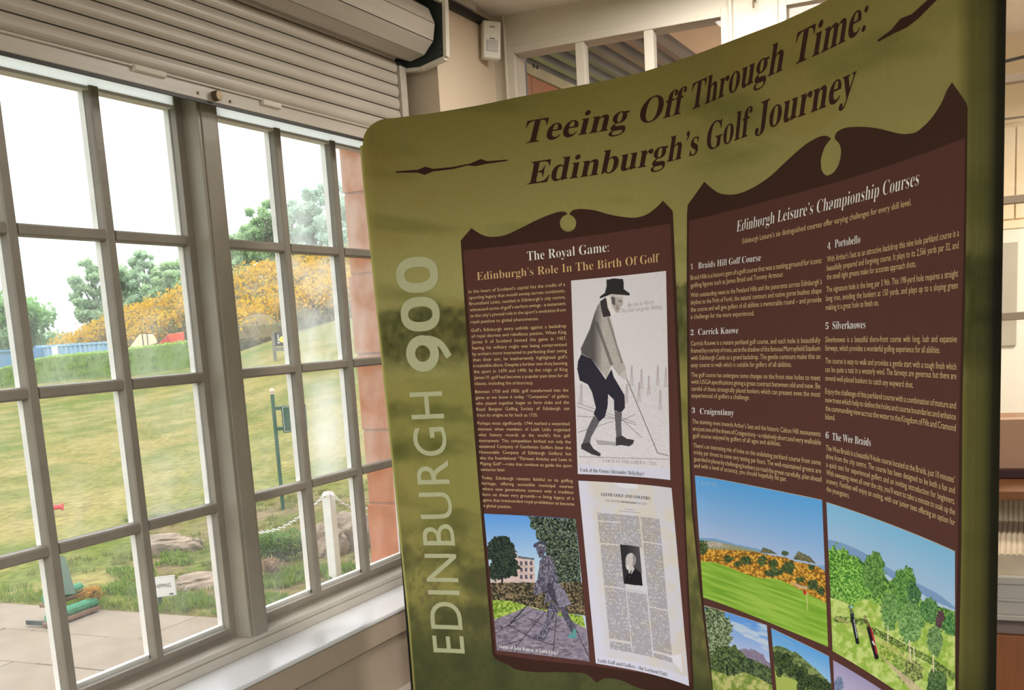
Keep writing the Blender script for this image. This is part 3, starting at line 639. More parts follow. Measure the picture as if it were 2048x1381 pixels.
for L_ in ([(792, 343), (835, 339.5), (851, 333.5), (866, 338), (905, 334), (940, 327), (961, 318), (974, 322.5), (1015, 319.3), (1015, 322), (972, 328), (951, 332.5), (935, 331), (905, 338.5), (866, 343), (849, 350), (835, 345.5), (792, 346)],
           [(1755, 80), (1783, 60), (1803, 37), (1826, 28), (1862, -4), (1900, -34), (1905, -28), (1870, 6), (1840, 36), (1815, 55), (1790, 66), (1756, 84)]):
    shape('printed_ornament', [densify(L_)], PC['dark'], .0005)
# ---- lettering
def ser(t, b=0x1D400, l=0x1D41A, d=0x1D7CE):
    return ''.join(chr(b+ord(c)-65) if 'A' <= c <= 'Z' else chr(l+ord(c)-97) if 'a' <= c <= 'z' else chr(d+ord(c)-48) if '0' <= c <= '9' else c for c in t)
_cu = bpy.data.curves.new('lettering', 'FONT'); _to = bpy.data.objects.new('lettering', _cu); COL.objects.link(_to)
_cache = {}
def raw(body, off=0.0, sw=1.0, sc_=1.0, res=2, shr=0.0):
    key = (body, off, round(sw, 3), sc_, res, shr)
    if key in _cache: return _cache[key]
    _cu.body = body; _cu.offset = off; _cu.space_word = sw; _cu.space_character = sc_; _cu.resolution_u = res; _cu.shear = shr
    me = _to.to_mesh()
    v = np.empty(len(me.vertices)*3, np.float32); me.vertices.foreach_get('co', v); v = v.reshape(-1, 3)[:, :2].astype(float)
    f = [tuple(p.vertices) for p in me.polygons]; _to.to_mesh_clear(); _cache[key] = (v, f); return v, f
_spw = {}
class Txt:
    def __init__(s): s.v = []; s.f = []; s.n = 0
    def put(s, V, f): s.v.append(V); s.f += [tuple(i+s.n for i in q) for q in f]; s.n += len(V)
    def build(s, name, m, off=.0011, parent=None, cut=0):
        V = np.vstack(s.v)
        if cut:
            bm = bmesh.new(); vv = [bm.verts.new((p[0], p[1], 0)) for p in V]
            for q in s.f:
                try: bm.faces.new([vv[i] for i in q])
                except ValueError: pass
            for ax in (0, 1):
                x = V[:, ax].min()+cut; no = (1, 0, 0) if ax == 0 else (0, 1, 0)
                while x < V[:, ax].max():
                    bmesh.ops.bisect_plane(bm, geom=bm.verts[:]+bm.edges[:]+bm.faces[:], plane_co=(x, x, 0), plane_no=no); x += cut
            bm.verts.index_update(); V = np.array([v_.co[:2] for v_ in bm.verts]); s.f = [tuple(v_.index for v_ in f.verts) for f in bm.faces]; bm.free()
        return mkobj(name, surf(V[:, 0], V[:, 1], off), s.f, m, parent or ban, (2.7, .9, FL))
def line(T, txt, a, b, em, serif=False, off=0.0, fit='x', xs=1.0, res=2, shr=0.0, subdiv=False, sc_=1.0):
    """one printed line from baseline reading a to b; fit 'x' stretches it to the measured length, 'w' opens the word spaces"""
    (sa, za), (sb_, zb2) = unp(*a), unp(*b); W = float(sb_-sa)
    body = ser(txt) if serif else txt
    v, f = raw(body, off, 1.0, sc_, res, shr)
    x0, x1 = v[:, 0].min(), v[:, 0].max()
    if fit == 'w' and ' ' in txt:
        v2, _ = raw(body, off, 2.0, sc_, res, shr); per = (v2[:, 0].max()-v2[:, 0].min())-(x1-x0)
        sw = 1+(W/(em*xs)-(x1-x0))/per
        if sw > .45: v, f = raw(body, off, sw, sc_, res, shr); x0, x1 = v[:, 0].min(), v[:, 0].max()
    k = W/(x1-x0)
    S_ = sa+(v[:, 0]-x0)*k; t = (S_-sa)/W
    T.put(np.stack([S_, za+(zb2-za)*t+v[:, 1]*em], 1), f); return k/em
_lx = lambda q: q
def para(T, lines, la, lb, ra, rb, end, em):
    """la..lb left ends of first/last line, ra..rb right ends of the first and last full line, end: right end of the last line"""
    n = len(lines); L_ = [(la[0]+(lb[0]-la[0])*i/max(1, n-1), la[1]+(lb[1]-la[1])*i/max(1, n-1)) for i in range(n)]
    full = n-1 if end else n; R_ = [(ra[0]+(rb[0]-ra[0])*i/max(1, full-1), ra[1]+(rb[1]-ra[1])*i/max(1, full-1)) for i in range(full)]
    xs = 1.0
    if end: xs = line(T, lines[-1], L_[-1], end, em)
    for i in range(full): line(T, lines[i], L_[i], R_[i], em, fit='w', xs=xs)
T = Txt()
line(T, 'Teeing Off Through Time:', (1053, 287), (1737, 57), .0865, True, res=4, shr=.28)
T.build('title_lettering', PC['dark'], .0005, cut=.015); T = Txt()
line(T, 'Edinburgh’s Golf Journey', (1054, 369.5), (1713, 188), .0865, True, res=4, shr=.24)
T.build('title_lettering', PC['dark'], .0005, cut=.015)
T = Txt(); line(T, 'The Royal Game:', (1054.9, 522), (1218.2, 503.5), .0375, True, -.012, res=3); T.build('heading_lettering', PC['white'])
T = Txt(); line(T, 'Edinburgh’s Role In The Birth Of Golf', (954.4, 561.1), (1318.9, 524.6), .0335, True, -.012, res=3); T.build('heading_lettering', PC['gold'])
T = Txt(); line(T, 'Edinburgh Leisure’s Championship Courses', (1474, 464.3), (1839.7, 369.9), .036, True, -.014, res=3, shr=.2); T.build('heading_lettering', PC['white'])
for num, nm, pn, pa, pb in (('1', 'Braids Hill Golf Course', (1382.5, 538.8), (1397.1, 537.8), (1522.9, 521.8)), ('2', 'Carrick Knowe', (1382.2, 670.6), (1397.1, 670.1), (1477.7, 667)),
        ('3', 'Craigentinny', (1384.7, 826.3), (1400.8, 828.4), (1468.8, 831.9)), ('4', 'Portobello', (1656.0, 499), (1670.6, 495.6), (1721.5, 486.3)),
        ('5', 'Silverknowes', (1652, 658.9), (1665.9, 658.9), (1732, 657)), ('6', 'The Wee Braids', (1652.3, 877.3), (1665.8, 880.8), (1742.6, 893.1))):
    T = Txt(); line(T, nm, pa, pb, .022, True, -.010, shr=.08); line(T, num, pn, (pn[0]+(4 if num == '1' else 6), pn[1]), .019, True, -.008); T.build('heading_lettering', PC['white'])
T = Txt()
for px_, py_ in ((1392.3, 538), (1391.5, 670.5), (1395.8, 827), (1665.2, 497), (1661.5, 659), (1661, 879)):
    a, b = unp(px_, py_); T.put(np.array([(a-.0004, b-.004), (a+.0004, b-.004), (a+.0004, b+.017), (a-.0004, b+.017)]), [(0, 1, 2, 3)])
T.build('divider_line', PC['edge'])
T = Txt(); em = .0136
para(T, ['In the heart of Scotland’s capital lies the cradle of a', 'sporting legacy that would sweep across continents.', 'Bruntsfield Links, nestled in Edinburgh’s city centre,', 'witnessed some of golf’s earliest swings - a testament', 'to the city’s pivotal role in the sport’s evolution from', 'royal pastime to global phenomenon.'],
     (937.9, 587), (941.6, 647.3), (1130.8, 572), (1132, 623), (1078, 640.7), em)
para(T, ['Golf’s Edinburgh story unfolds against a backdrop', 'of royal decrees and rebellious passion. When King', 'James II of Scotland banned the game in 1457,', 'fearing his military might was being compromised', 'by archers more interested in perfecting their swing', 'than their aim, he inadvertently highlighted golf’s', 'irresistible allure. Despite a further two Acts banning', 'the sport in 1470 and 1490, by the reign of King', 'James IV, golf had become a popular past time for all', 'classes, including the aristocracy.'],
     (942.6, 664.2), (949.2, 770.6), (1132.7, 655.2), (1135.9, 754.6), (1067, 769), em)
para(T, ['Between 1750 and 1850, golf transformed into the', 'game as we know it today. “Companies” of golfers', 'who played together began to form clubs and the', 'Royal Burgess Golfing Society of Edinburgh can', 'trace its origins as far back as 1735.'],
     (950.7, 787), (953.9, 833.6), (1137, 783.8), (1139, 820.5), (1076.3, 833.7), em)
para(T, ['Perhaps most significantly, 1744 marked a watershed', 'moment when members of Leith Links organised', 'what history records as the world’s first golf', 'tournament. This competition birthed not only the', 'esteemed Company of Gentleman Golfers (later the', 'Honourable Company of Edinburgh Golfers) but', 'also the foundational “Thirteen Articles and Laws in', 'Playing Golf”—rules that continue to guide the sport', 'centuries later.'],
     (955.2, 850), (961.4, 942.3), (1139.7, 851.2), (1144.4, 935.3), (1011.7, 943.2), em)
para(T, ['Today, Edinburgh remains faithful to its golfing', 'heritage, offering accessible municipal courses', 'where new generations connect with a tradition', 'born on these very grounds—a living legacy of a', 'game that transcended royal prohibition to become', 'a global passion.'],
     (962.9, 958.8), (967, 1014.4), (1145.9, 965.4), (1149.1, 1011.9), (1023.5, 1017.2), em)
em = .0164
line(T, 'Edinburgh Leisure’s six distinguished courses offer varying challenges for every skill level.', (1485.9, 487.6), (1823.7, 410.5), .0165)
para(T, ['Braid Hills is a historic gem of a golf course that was a testing ground for iconic', 'golfing figures such as James Braid and Tommy Armour.'], (1382.2, 560.6), (1382.2, 575.6), (1644.5, 526.4), (1644.5, 526.4), (1568.5, 553.5), em)
para(T, ['With outstanding views to the Pentland Hills and the panorama across Edinburgh’s', 'skyline to the Firth of Forth, the natural contours and native gorse bushes shape', 'the course and will give golfers of all abilities a memorable round – and provide', 'a challenge for the more experienced.'], (1382.2, 595.3), (1382.2, 638.4), (1644.5, 568.7), (1643.8, 604.2), (1509.4, 631.3), em)
para(T, ['Carrick Knowe is a mature parkland golf course, and each hole is beautifully', 'framed by a variety of trees, set in the shadow of the famous Murrayfield Stadium', 'with Edinburgh Castle as a grand backdrop. The gentle contours make this an', 'easy course to walk which is suitable for golfers of all abilities.'], (1382.7, 691.7), (1382.7, 734.8), (1641.7, 685.8), (1641.7, 718.3), (1584.2, 734.2), em)
para(T, ['The golf course has undergone some changes on the front nine holes to meet', 'with USGA specifications giving a great contrast between old and new. Be', 'careful of those strategically placed bunkers which can present even the most', 'experienced of golfers a challenge.'], (1383.2, 754.3), (1383.9, 795.6), (1641.7, 761.4), (1641.7, 794.3), (1499.8, 799.9), em)
para(T, ['The stunning views towards Arthur’s Seat and the historic Calton Hill monuments', 'are just one of the draws of Craigentinny – a relatively short and very walkable', 'golf course enjoyed by golfers of all ages and abilities.'], (1385.5, 847.5), (1386.7, 875.7), (1642.1, 873.6), (1642.8, 890.5), (1562.5, 892.7), em)
para(T, ['There’s an interesting mix of holes on the undulating parkland course from some', 'tricky par threes to some very testing par fours. The well-maintained greens are', 'guarded in places by challenging bunkers so read the green carefully, plan ahead', 'and with a level of accuracy, you should hopefully hit par.'], (1387.5, 895.6), (1389.1, 935.4), (1642.8, 931), (1643.7, 964.4), (1574.7, 963.6), em)
para(T, ['With Arthur’s Seat as an attractive backdrop this nine hole parkland course is a', 'beautifully prepared and forgiving course. It plays to its 2,566 yards par 32, and', 'the small tight greens make for accurate approach shots.'], (1655, 524.5), (1654.6, 559.8), (1919.1, 472.4), (1918.4, 496.8), (1833, 533.8), em)
para(T, ['The signature hole is the long par 3 9th. This 198-yard hole requires a straight', 'long iron, avoiding the bunkers at 150 yards, and plays up to a sloping green', 'making it a great hole to finish on.'], (1653.9, 584.8), (1652.7, 620.7), (1917.3, 553.5), (1916.8, 577.1), (1758.6, 611.4), em)
para(T, ['Silverknowes is a beautiful shore-front course with long, lush and expansive', 'fairways, which provides a wonderful golfing experience for all abilities.'], (1651.6, 685.1), (1651.6, 701.8), (1915, 685.1), (1915, 685.1), (1881.4, 706.8), em)
para(T, ['The course is easy to walk and provides a gentle start with a tough finish which', 'can be quite a test in a westerly wind. The fairways are generous but there are', 'several well-placed bunkers to catch any wayward shot.'], (1651.6, 727.2), (1651.6, 761.7), (1914, 740.4), (1914, 759.2), (1827.5, 776.4), em)
para(T, ['Enjoy the challenge of this parkland course with a combination of mature and', 'new trees which help to define the holes and course boundaries and enhance', 'the commanding view across the water to the Kingdom of Fife and Cramond', 'Island.'], (1651.6, 788), (1651.8, 839), (1913.2, 818.3), (1912.7, 863), (1671.3, 841), em)
para(T, ['The Wee Braids is a beautiful 9-hole course located at the Braids, just 10 minutes’', 'drive from the city centre. The course has been designed to be both a fun and', 'a quick test for experienced golfers and an inviting introduction for beginners.', 'With sweeping views all over the city, you’ll want to take a minute to soak up the', 'scenery. Families will enjoy an outing, with our junior tees offering an option for', 'the youngsters.'], (1652.8, 901.2), (1654, 982.9), (1910.7, 966.4), (1911.2, 1052.6), (1699.8, 997.2), em)
tag(T.build('body_lettering', PC['cream']), kind='stuff')
# upright town name and number along the left edge, reading upwards
def upright(T, txt, b0, b1, t0, off, sc_, wdt, xs=1.0):
    """b0/b1: baseline readings at the foot and head of the word; t0: reading of the cap line at the foot"""
    (sa, za), (sb_, zb2) = unp(*b0), unp(*b1); (st_, _) = unp(*t0); cap = float(sa-st_)
    v, f = raw(txt, off, 1, sc_, 5); x0, x1 = v[:, 0].min(), v[:, 0].max(); ch = v[:, 1].max() if wdt is None else wdt
    k = (zb2-za)/(x1-x0); t = (v[:, 0]-x0)/(x1-x0)
    T.put(np.stack([sa+(sb_-sa)*t-v[:, 1]*cap/ch, za+(v[:, 0]-x0)*k], 1), f)
T = Txt(); upright(T, 'EDINBURGH', (930, 1308), (884, 783), (868, 1312), 0.0, 1.08, raw('E')[0][:, 1].max())
T.build('town_lettering', PC['pale'], .0010, cut=.012)
T = Txt(); v_ = raw('\U0001D5F5')[0]
for ch_, yb, yt, xb, xl in (('9', 742, 668, 893, 815), ('0', 661, 591, 882, 804), ('0', 583, 510, 879, 795)):
    (sa, za), (sb_, zb2) = unp(xb, yb), unp(xb, yt); st_, _ = unp(xl, yb)
    if ch_ == '0':
        n = 40; rad = lambda q: [(np.sign(math.cos(t))*abs(math.cos(t))**.85, np.sign(math.sin(t))*abs(math.sin(t))**.85) for t in np.linspace(0, 2*math.pi, n, endpoint=False)]
        cxs, czs = (sa+st_)/2, (za+zb2)/2; hx, hz = (sa-st_)/2, (zb2-za)/2
        L1 = [(cxs+hx*a, czs+hz*b) for a, b in rad(0)]; L2 = [(cxs+hx*.62*a, czs+hz*.45*b) for a, b in rad(0)]
        V = np.array(L1+L2); T.put(V, [(i, (i+1) % n, n+(i+1) % n, n+i) for i in range(n)])
    else:
        n = 34; cxs, czs = st_+(sa-st_)*.42, (za+zb2)/2; hx, hz = (sa-st_)*.42, (zb2-za)/2
        t_ = np.linspace(0, 2*math.pi, n, endpoint=False); L1 = [(cxs+hx*math.cos(a), czs+hz*math.sin(a)) for a in t_]; L2 = [(cxs+hx*.45*math.cos(a), czs+hz*.45*math.sin(a)) for a in t_]
        T.put(np.array(L1+L2), [(i, (i+1) % n, n+(i+1) % n, n+i) for i in range(n)])
        ctr = catmull(np.array([(cxs-.0*hx, czs+hz*.76), (cxs+hx*.55, czs+hz*.74), (cxs+hx*1.15, czs+hz*.45), (cxs+hx*1.62, czs-hz*.25)]), 8)
        tg = np.gradient(ctr, axis=0); tg /= np.linalg.norm(tg, axis=1)[:, None]; no_ = np.stack([-tg[:, 1], tg[:, 0]], 1); wd = .0105
        V = np.vstack([ctr+no_*wd, ctr-no_*wd]); m_ = len(ctr); T.put(V, [(i, i+1, m_+i+1, m_+i) for i in range(m_-1)])
T.build('number_lettering', PC['pale'], .0010, cut=.012)
# ================================================================== PICTURES PRINTED ON THE CLOTH
def picture(name, corners, paint, res=1.0, label=None, off=.0009, border=None):
    """corners TL TR BR BL read off the print; the grid follows the cloth, its vertices carry the ink colours"""
    c = np.array(corners, float); s, z = unp(c[:, 0], c[:, 1])
    w_ = np.hypot(*(c[1]-c[0])); h_ = np.hypot(*(c[3]-c[0])); nu = max(2, int(w_/res)); nv = max(2, int(h_/res))
    u, v = np.meshgrid(np.linspace(0, 1, nu), np.linspace(0, 1, nv))
    S_ = (s[0]*(1-u)+s[1]*u)*(1-v)+(s[3]*(1-u)+s[2]*u)*v; Z_ = (z[0]*(1-u)+z[1]*u)*(1-v)+(z[3]*(1-u)+z[2]*u)*v
    P_ = surf(S_, Z_, off); X, Y = proj(P_); C = np.zeros(X.shape+(3,)); paint(X, Y, C, u, v)
    o = mkobj(name, P_.reshape(-1, 3), gridfaces(nv, nu), Mt['fabp'], ban, (2.7, .9, FL), smooth=True, vcol=np.minimum(lin(np.clip(C, 0, 255))*1.26, .97).reshape(-1, 3))
    return tag(o, label)
Mt['fabp'] = mat('printed_picture', None, .8, 0, 90, attr=True, spec=.15)
def cz(o, k, P_): return [(o[0]+a/k, o[1]+b/k) for a, b in P_]
def foliage(X, Y, C, m, dark, light, sc_=.25, amt=1.0, sd=0):
    n = fbm(X*sc_+sd, Y*sc_+sd*2, 3); t = np.clip((n-.35)*3.2, 0, 1)[..., None]; c = np.array(dark)*(1-t)+np.array(light)*t
    mm = (m.astype(float)*amt)[..., None]; C[...] = C*(1-mm)+c*mm
def blob(X, Y, cx, cy, rx, ry, rough=.25, sc_=.12, sd=0):
    return np.hypot((X-cx)/rx, (Y-cy)/ry)+rough*(fbm(X*sc_+sd, Y*sc_-sd, 3)-.5)*2 < 1
def p_golfer(X, Y, C, u, v):
    O, K = (1130, 530), 3.07
    n = fbm(X*.5, Y*.5, 3)-.5
    C[...] = np.array([214, 210, 218])+n[..., None]*10
    blend(C, np.clip(.5*(fbm(X*.9, Y*.9, 2)-.52)*4, 0, .4)*(Y > 770), (170, 164, 168))
    G_ = lambda P_: pmask(X, Y, cz(O, K, P_))
    for a, b in (((75, 850), (435, 970)), ((75, 870), (440, 985)), ((75, 930), (300, 945)), ((80, 1030), (300, 960)), ((340, 960), (430, 920)), ((350, 950), (470, 1060)), ((90, 1180), (640, 1195))):
        blend(C, lmask(X, Y, *cz(O, K, [a, b]), .8)*.55, (110, 104, 110))
    for i, (x, y) in enumerate(((380, 790), (455, 780), (515, 740), (585, 830), (470, 700), (570, 680), (410, 680), (100, 790), (620, 690))):
        for dx in (-8, 6): blend(C, lmask(X, Y, *cz(O, K, [(x, y-55), (x+dx, y+60)]), 1.6)*.35, (150, 130, 140))
    blend(C, G_([(190, 1075), (320, 1090), (320, 1112), (200, 1105)])*.5, (120, 116, 120))
    sh_ = np.clip((fbm(X*1.6, Y*.5, 2)-.3)*1.8, 0, 1)
    coat = G_([(215, 230), (235, 320), (275, 318), (300, 400), (320, 500), (375, 640), (350, 688), (330, 680), (285, 615), (255, 700), (165, 580), (100, 545), (97, 515), (150, 400), (180, 300), (200, 250)])
    blend(C, coat, (186, 180, 178)); blend(C, coat*np.clip((cz(O, K, [(215, 0)])[0][0]-X)/22+.25, 0, .85), (70, 66, 68)); blend(C, coat*sh_*.35, (110, 104, 104))
    blend(C, lmask(X, Y, *cz(O, K, [(195, 360), (285, 610)]), 3)*.6, (80, 76, 78)); blend(C, lmask(X, Y, *cz(O, K, [(265, 330), (350, 600)]), 2)*.5, (96, 90, 92))
    br = G_([(100, 548), (165, 580), (250, 705), (285, 640), (300, 690), (330, 740), (365, 800), (368, 880), (345, 907), (303, 895), (300, 830), (265, 795), (262, 870), (245, 935), (210, 965), (175, 915), (190, 880), (165, 780), (140, 735), (90, 710), (75, 640), (80, 590)])
    blend(C, br, (42, 40, 54)); blend(C, br*sh_*.25, (80, 76, 90))
    for P_ in ([(178, 925), (212, 965), (160, 1060), (150, 1110), (105, 1100), (120, 1060), (140, 1000)], [(303, 898), (350, 905), (345, 985), (350, 1055), (315, 1065)]):
        blend(C, G_(P_), (104, 100, 106)); blend(C, G_(P_)*sh_*.4, (60, 58, 62))
    for P_ in ([(100, 1100), (150, 1090), (175, 1130), (220, 1160), (216, 1178), (165, 1165), (100, 1130)], [(312, 1062), (352, 1050), (380, 1068), (425, 1076), (418, 1100), (395, 1116), (345, 1108), (312, 1112)]): blend(C, G_(P_), (62, 58, 62))
    blend(C, G_([(215, 225), (250, 200), (265, 240), (282, 315), (235, 322), (222, 270)]), (58, 54, 58))
    blend(C, G_([(252, 195), (275, 200), (310, 300), (290, 322), (262, 262)]), (222, 216, 216))
    blend(C, G_([(280, 178), (350, 190), (357, 228), (352, 252), (336, 262), (332, 296), (312, 292), (288, 250)]), (178, 168, 166)); blend(C, G_([(280, 178), (306, 185), (308, 250), (288, 240)]), (96, 90, 92)); blend(C, lmask(X, Y, *cz(O, K, [(330, 222), (346, 224)]), .9), (60, 56, 58)); blend(C, lmask(X, Y, *cz(O, K, [(326, 268), (338, 268)]), .7), (80, 74, 76)); blend(C, G_([(318, 236), (330, 262), (322, 284), (312, 270)])*.5, (120, 110, 112))
    blend(C, G_([(255, 92), (300, 83), (358, 88), (362, 150), (398, 176), (396, 189), (340, 184), (280, 182), (214, 208), (214, 195), (245, 172), (255, 130)]), (46, 44, 46))
    blend(C, G_([(282, 178), (362, 188), (364, 206), (284, 196)])*.8, (206, 200, 200))
    blend(C, G_([(345, 660), (370, 650), (384, 690), (366, 706), (346, 692)]), (192, 184, 184))
    blend(C, lmask(X, Y, *cz(O, K, [(378, 700), (568, 1155)]), .9), (118, 108, 112)); blend(C, lmask(X, Y, *cz(O, K, [(566, 1155), (632, 1172)]), 1.2), (150, 144, 148))
    x0, y0 = cz(O, K, [(80, 1228)])[0]; blend(C, (Y-y0 > (X-x0)*.045), (206, 206, 226))
picture('picture_print', [(1142.4, 561.6), (1332.6, 542), (1341, 960.6), (1156, 948.6)], p_golfer, .8, 'engraving of a man in a tall hat with a golf club')
def p_statue(X, Y, C, u, v):
    O, K = (960, 1010), 4.184
    G_ = lambda P_: pmask(X, Y, cz(O, K, P_))
    t = np.clip((Y-1028)/110, 0, 1)[..., None]; C[...] = np.array([92, 152, 240])*(1-t)+np.array([184, 206, 248])*t
    def E(cx, cy, rx, ry, **k): a = cz(O, K, [(cx, cy)])[0]; return blob(X, Y, a[0], a[1], rx/K, ry/K, **k)
    bl = G_([(262, 375), (290, 372), (310, 420), (330, 436), (452, 452), (466, 720), (80, 680), (100, 620), (200, 600), (270, 470)])
    blend(C, bl, (206, 184, 180))
    for yy in (490, 545, 605):
        for xx in (345, 385, 428): blend(C, G_([(xx-11, yy-17), (xx+11, yy-15), (xx+12, yy+18), (xx-10, yy+16)])*bl, (92, 88, 104))
    for yy in (455, 520, 578, 650): blend(C, lmask(X, Y, *cz(O, K, [(290, yy-12), (465, yy+10)]), .7)*bl*.7, (150, 134, 134))
    blend(C, G_([(262, 395), (290, 372), (312, 398)]), (70, 74, 86)); blend(C, G_([(318, 430), (455, 450), (452, 462), (318, 446)]), (90, 100, 110))
    for x in (372, 402, 432): blend(C, E(x, 678, 11, 20, rough=0), (70, 66, 76))
    tl = E(180, 400, 118, 130, rough=.3, sd=3)|E(120, 560, 70, 80, rough=.4)|E(240, 520, 90, 90, rough=.4, sd=9); foliage(X, Y, C, tl, (26, 34, 34), (66, 82, 66), .5)
    blend(C, G_([(176, 600), (196, 600), (192, 670), (178, 670)]), (30, 34, 34))
    tr = (G_([(395, 95), (802, 120), (860, 780), (700, 760), (600, 640), (560, 480), (540, 300), (480, 240), (470, 170), (430, 140)]))|E(470, 150, 60, 50, rough=.5, sd=4)|E(560, 250, 90, 90, rough=.4); foliage(X, Y, C, tr, (20, 26, 26), (92, 108, 82), .42, sd=5)
    blend(C, tr*(fbm(X*.7, Y*.7, 2) > .70)*.8, (176, 190, 184))
    hg = (Y > cz(O, K, [(0, 655)])[0][1]-2+3*fbm(X*.3, Y*0, 2)) & (Y < cz(O, K, [(0, 830)])[0][1]+(X-970)*.12); foliage(X, Y, C, hg, (44, 42, 34), (140, 124, 96), .35, sd=2)
    g_ = G_([(100, 795), (250, 805), (400, 850), (640, 900), (860, 930), (885, 1035), (700, 960), (400, 860), (118, 965)]); blend(C, g_, (140, 168, 62)); foliage(X, Y, C, g_, (96, 132, 44), (180, 200, 96), .3)
    pv = G_([(118, 962), (300, 895), (400, 852), (640, 918), (770, 975), (888, 1040), (922, 1318), (145, 1225)]); blend(C, pv, (140, 130, 148)); blend(C, pv*np.clip((fbm(X*.12, Y*.25, 3)-.42)*2.5, 0, .7), (92, 88, 102)); blend(C, pv*np.clip((fbm(X*.2+9, Y*.4, 3)-.55)*3, 0, .6), (178, 170, 184))
    for a, b in (((120, 1085), (450, 875)), ((270, 1230), (545, 895)), ((610, 1270), (640, 930)), ((770, 975), (922, 1300)), ((240, 1010), (420, 1110)), ((420, 1110), (620, 1180)), ((400, 950), (640, 1060)), ((150, 1190), (360, 1130))): blend(C, lmask(X, Y, *cz(O, K, [a, b]), .7)*pv, (54, 50, 62))
    bz, hi = (74, 72, 88), (150, 146, 166); n = np.clip((fbm(X*.55, Y*.3, 3)-.42)*3.4, 0, .85)
    def part(P_, k=1.0, base=bz):
        m = G_(P_); blend(C, m, base); blend(C, m*n*k, hi)
    part([(668, 860), (715, 850), (752, 940), (790, 1020), (800, 1090), (770, 1085), (740, 1020), (690, 930)], .5)
    blend(C, G_([(735, 1095), (770, 1075), (782, 1035), (800, 1040), (812, 1118), (740, 1118)]), (92, 150, 152))
    part([(590, 800), (665, 855), (660, 900), (600, 970), (572, 1080), (548, 1135), (500, 1130), (438, 1115), (436, 1095), (480, 1082), (512, 1060), (548, 975), (562, 905)])
    part([(500, 470), (540, 425), (585, 425), (615, 480), (650, 620), (665, 660), (720, 740), (762, 832), (745, 850), (670, 862), (610, 795), (535, 832), (555, 720), (505, 745), (470, 760), (445, 740), (452, 690), (480, 620), (492, 540)])
    blend(C, G_([(560, 660), (610, 655), (640, 800), (668, 862), (600, 790), (560, 720)])*.6, (48, 46, 60)); blend(C, G_([(612, 660), (665, 660), (720, 740), (762, 835), (670, 860)])*.45, hi)
    part([(467, 350), (500, 325), (545, 330), (550, 385), (530, 440), (500, 450), (478, 400)], .6)
    blend(C, G_([(490, 325), (540, 335), (536, 350), (490, 345)]), (170, 168, 182)); blend(C, E(512, 345, 6, 5, rough=0), (40, 40, 50)); blend(C, E(512, 403, 14, 5, rough=0), (42, 42, 54))
    part([(447, 352), (450, 330), (490, 308), (535, 305), (552, 322), (548, 342), (500, 330), (465, 362)], .3, (58, 60, 78))
    blend(C, lmask(X, Y, *cz(O, K, [(452, 778), (238, 1015)]), 1.0), (34, 30, 40)); blend(C, E(182, 1024, 10, 8, rough=0), (60, 56, 66))
picture('picture_print', [(967.9, 1028), (1151.7, 1038.7), (1180, 1324.3), (994.7, 1302)], p_statue, .9, 'picture of a bronze golfer statue on paving')
def p_leaflet(X, Y, C, u, v):
    O, K = (1150, 950), 3.204
    C[...] = np.array([202, 200, 210]); n = fbm(X*.05, Y*.04, 3); blend(C, np.clip((n-.42)*3, 0, .7), (206, 198, 186))
    blend(C, np.clip((.16-u)*9, 0, .8), (206, 206, 228)); blend(C, (v > .955)*1.0, (208, 208, 228))
    blend(C, pmask(X, Y, cz(O, K, [(600, 1165), (680, 1150), (690, 1275)]))*.8, (222, 220, 234)); blend(C, pmask(X, Y, cz(O, K, [(240, 50), (410, 60), (400, 90), (300, 85)]))*.6, (222, 220, 234))
    U = (u-.165)/.66; V = v
    for c0, c1 in ((0, .325), (.345, .66), (.68, 1.0)):
        inb = (U > c0) & (U < c1) & (V > .165) & (V < .905)
        port = (U > .34) & (U < .66) & (V > .33) & (V < .565)
        row = np.abs(np.sin(V*math.pi*150)); word = vn(U*70, np.floor(V*150)*3.7)
        gap = vn(np.floor(V*150)*.61+c0*9, c0*50+1) > .93
        blend(C, inb*(~port)*(~gap)*np.clip(.12+.55*row*(word > .3), 0, .6), (112, 108, 116))
    blend(C, (np.abs(U-.33) < .003)*(V > .17)*(V < .33)*.4, (90, 90, 96))
    for y0, w_ in ((.100, .16), (.135, .10), (.147, .22)): blend(C, (np.abs(u-.5) < w_/2)*(np.abs(v-y0) < .0018)*.6, (90, 86, 96))
    m = pmask(X, Y, cz(O, K, [(289, 447), (414, 462), (434, 714), (311, 700)])); blend(C, m, (46, 44, 48)); t = np.clip((X-1252)/24, 0, 1); blend(C, m*t*.5, (112, 108, 112))
    G_ = lambda P_: pmask(X, Y, cz(O, K, P_))*m
    blend(C, G_([(318, 700), (320, 660), (350, 612), (385, 598), (425, 635), (434, 714)]), (30, 28, 32))
    blend(C, G_([(340, 600), (372, 585), (382, 605), (350, 655)]), (190, 186, 188))
    a = cz(O, K, [(358, 548)])[0]; hd = np.hypot((X-a[0])/10.5, (Y-a[1])/14) < 1; blend(C, hd*m, (190, 184, 184)); blend(C, (hd & (X > a[0]+4))*m*.6, (110, 106, 108))
    blend(C, G_([(322, 555), (332, 540), (336, 590), (326, 580)]), (170, 164, 164)); blend(C, G_([(325, 582), (345, 578), (352, 600), (342, 612), (330, 604)]), (206, 202, 204)); blend(C, lmask(X, Y, *cz(O, K, [(376, 555), (372, 580)]), 1.6)*m, (150, 144, 146))
    blend(C, G_([(345, 640), (365, 605), (355, 660)]), (20, 20, 24))
picture('picture_print', [(1156.9, 961.9), (1343.5, 976.5), (1378.8, 1373), (1192, 1327.6)], p_leaflet, .9, 'picture of an old printed page with a small portrait')
def sky(C, u, v, a, b, vm): t = np.clip(v/vm, 0, 1)[..., None]; C[...] = np.array(a)*(1-t)+np.array(b)*t
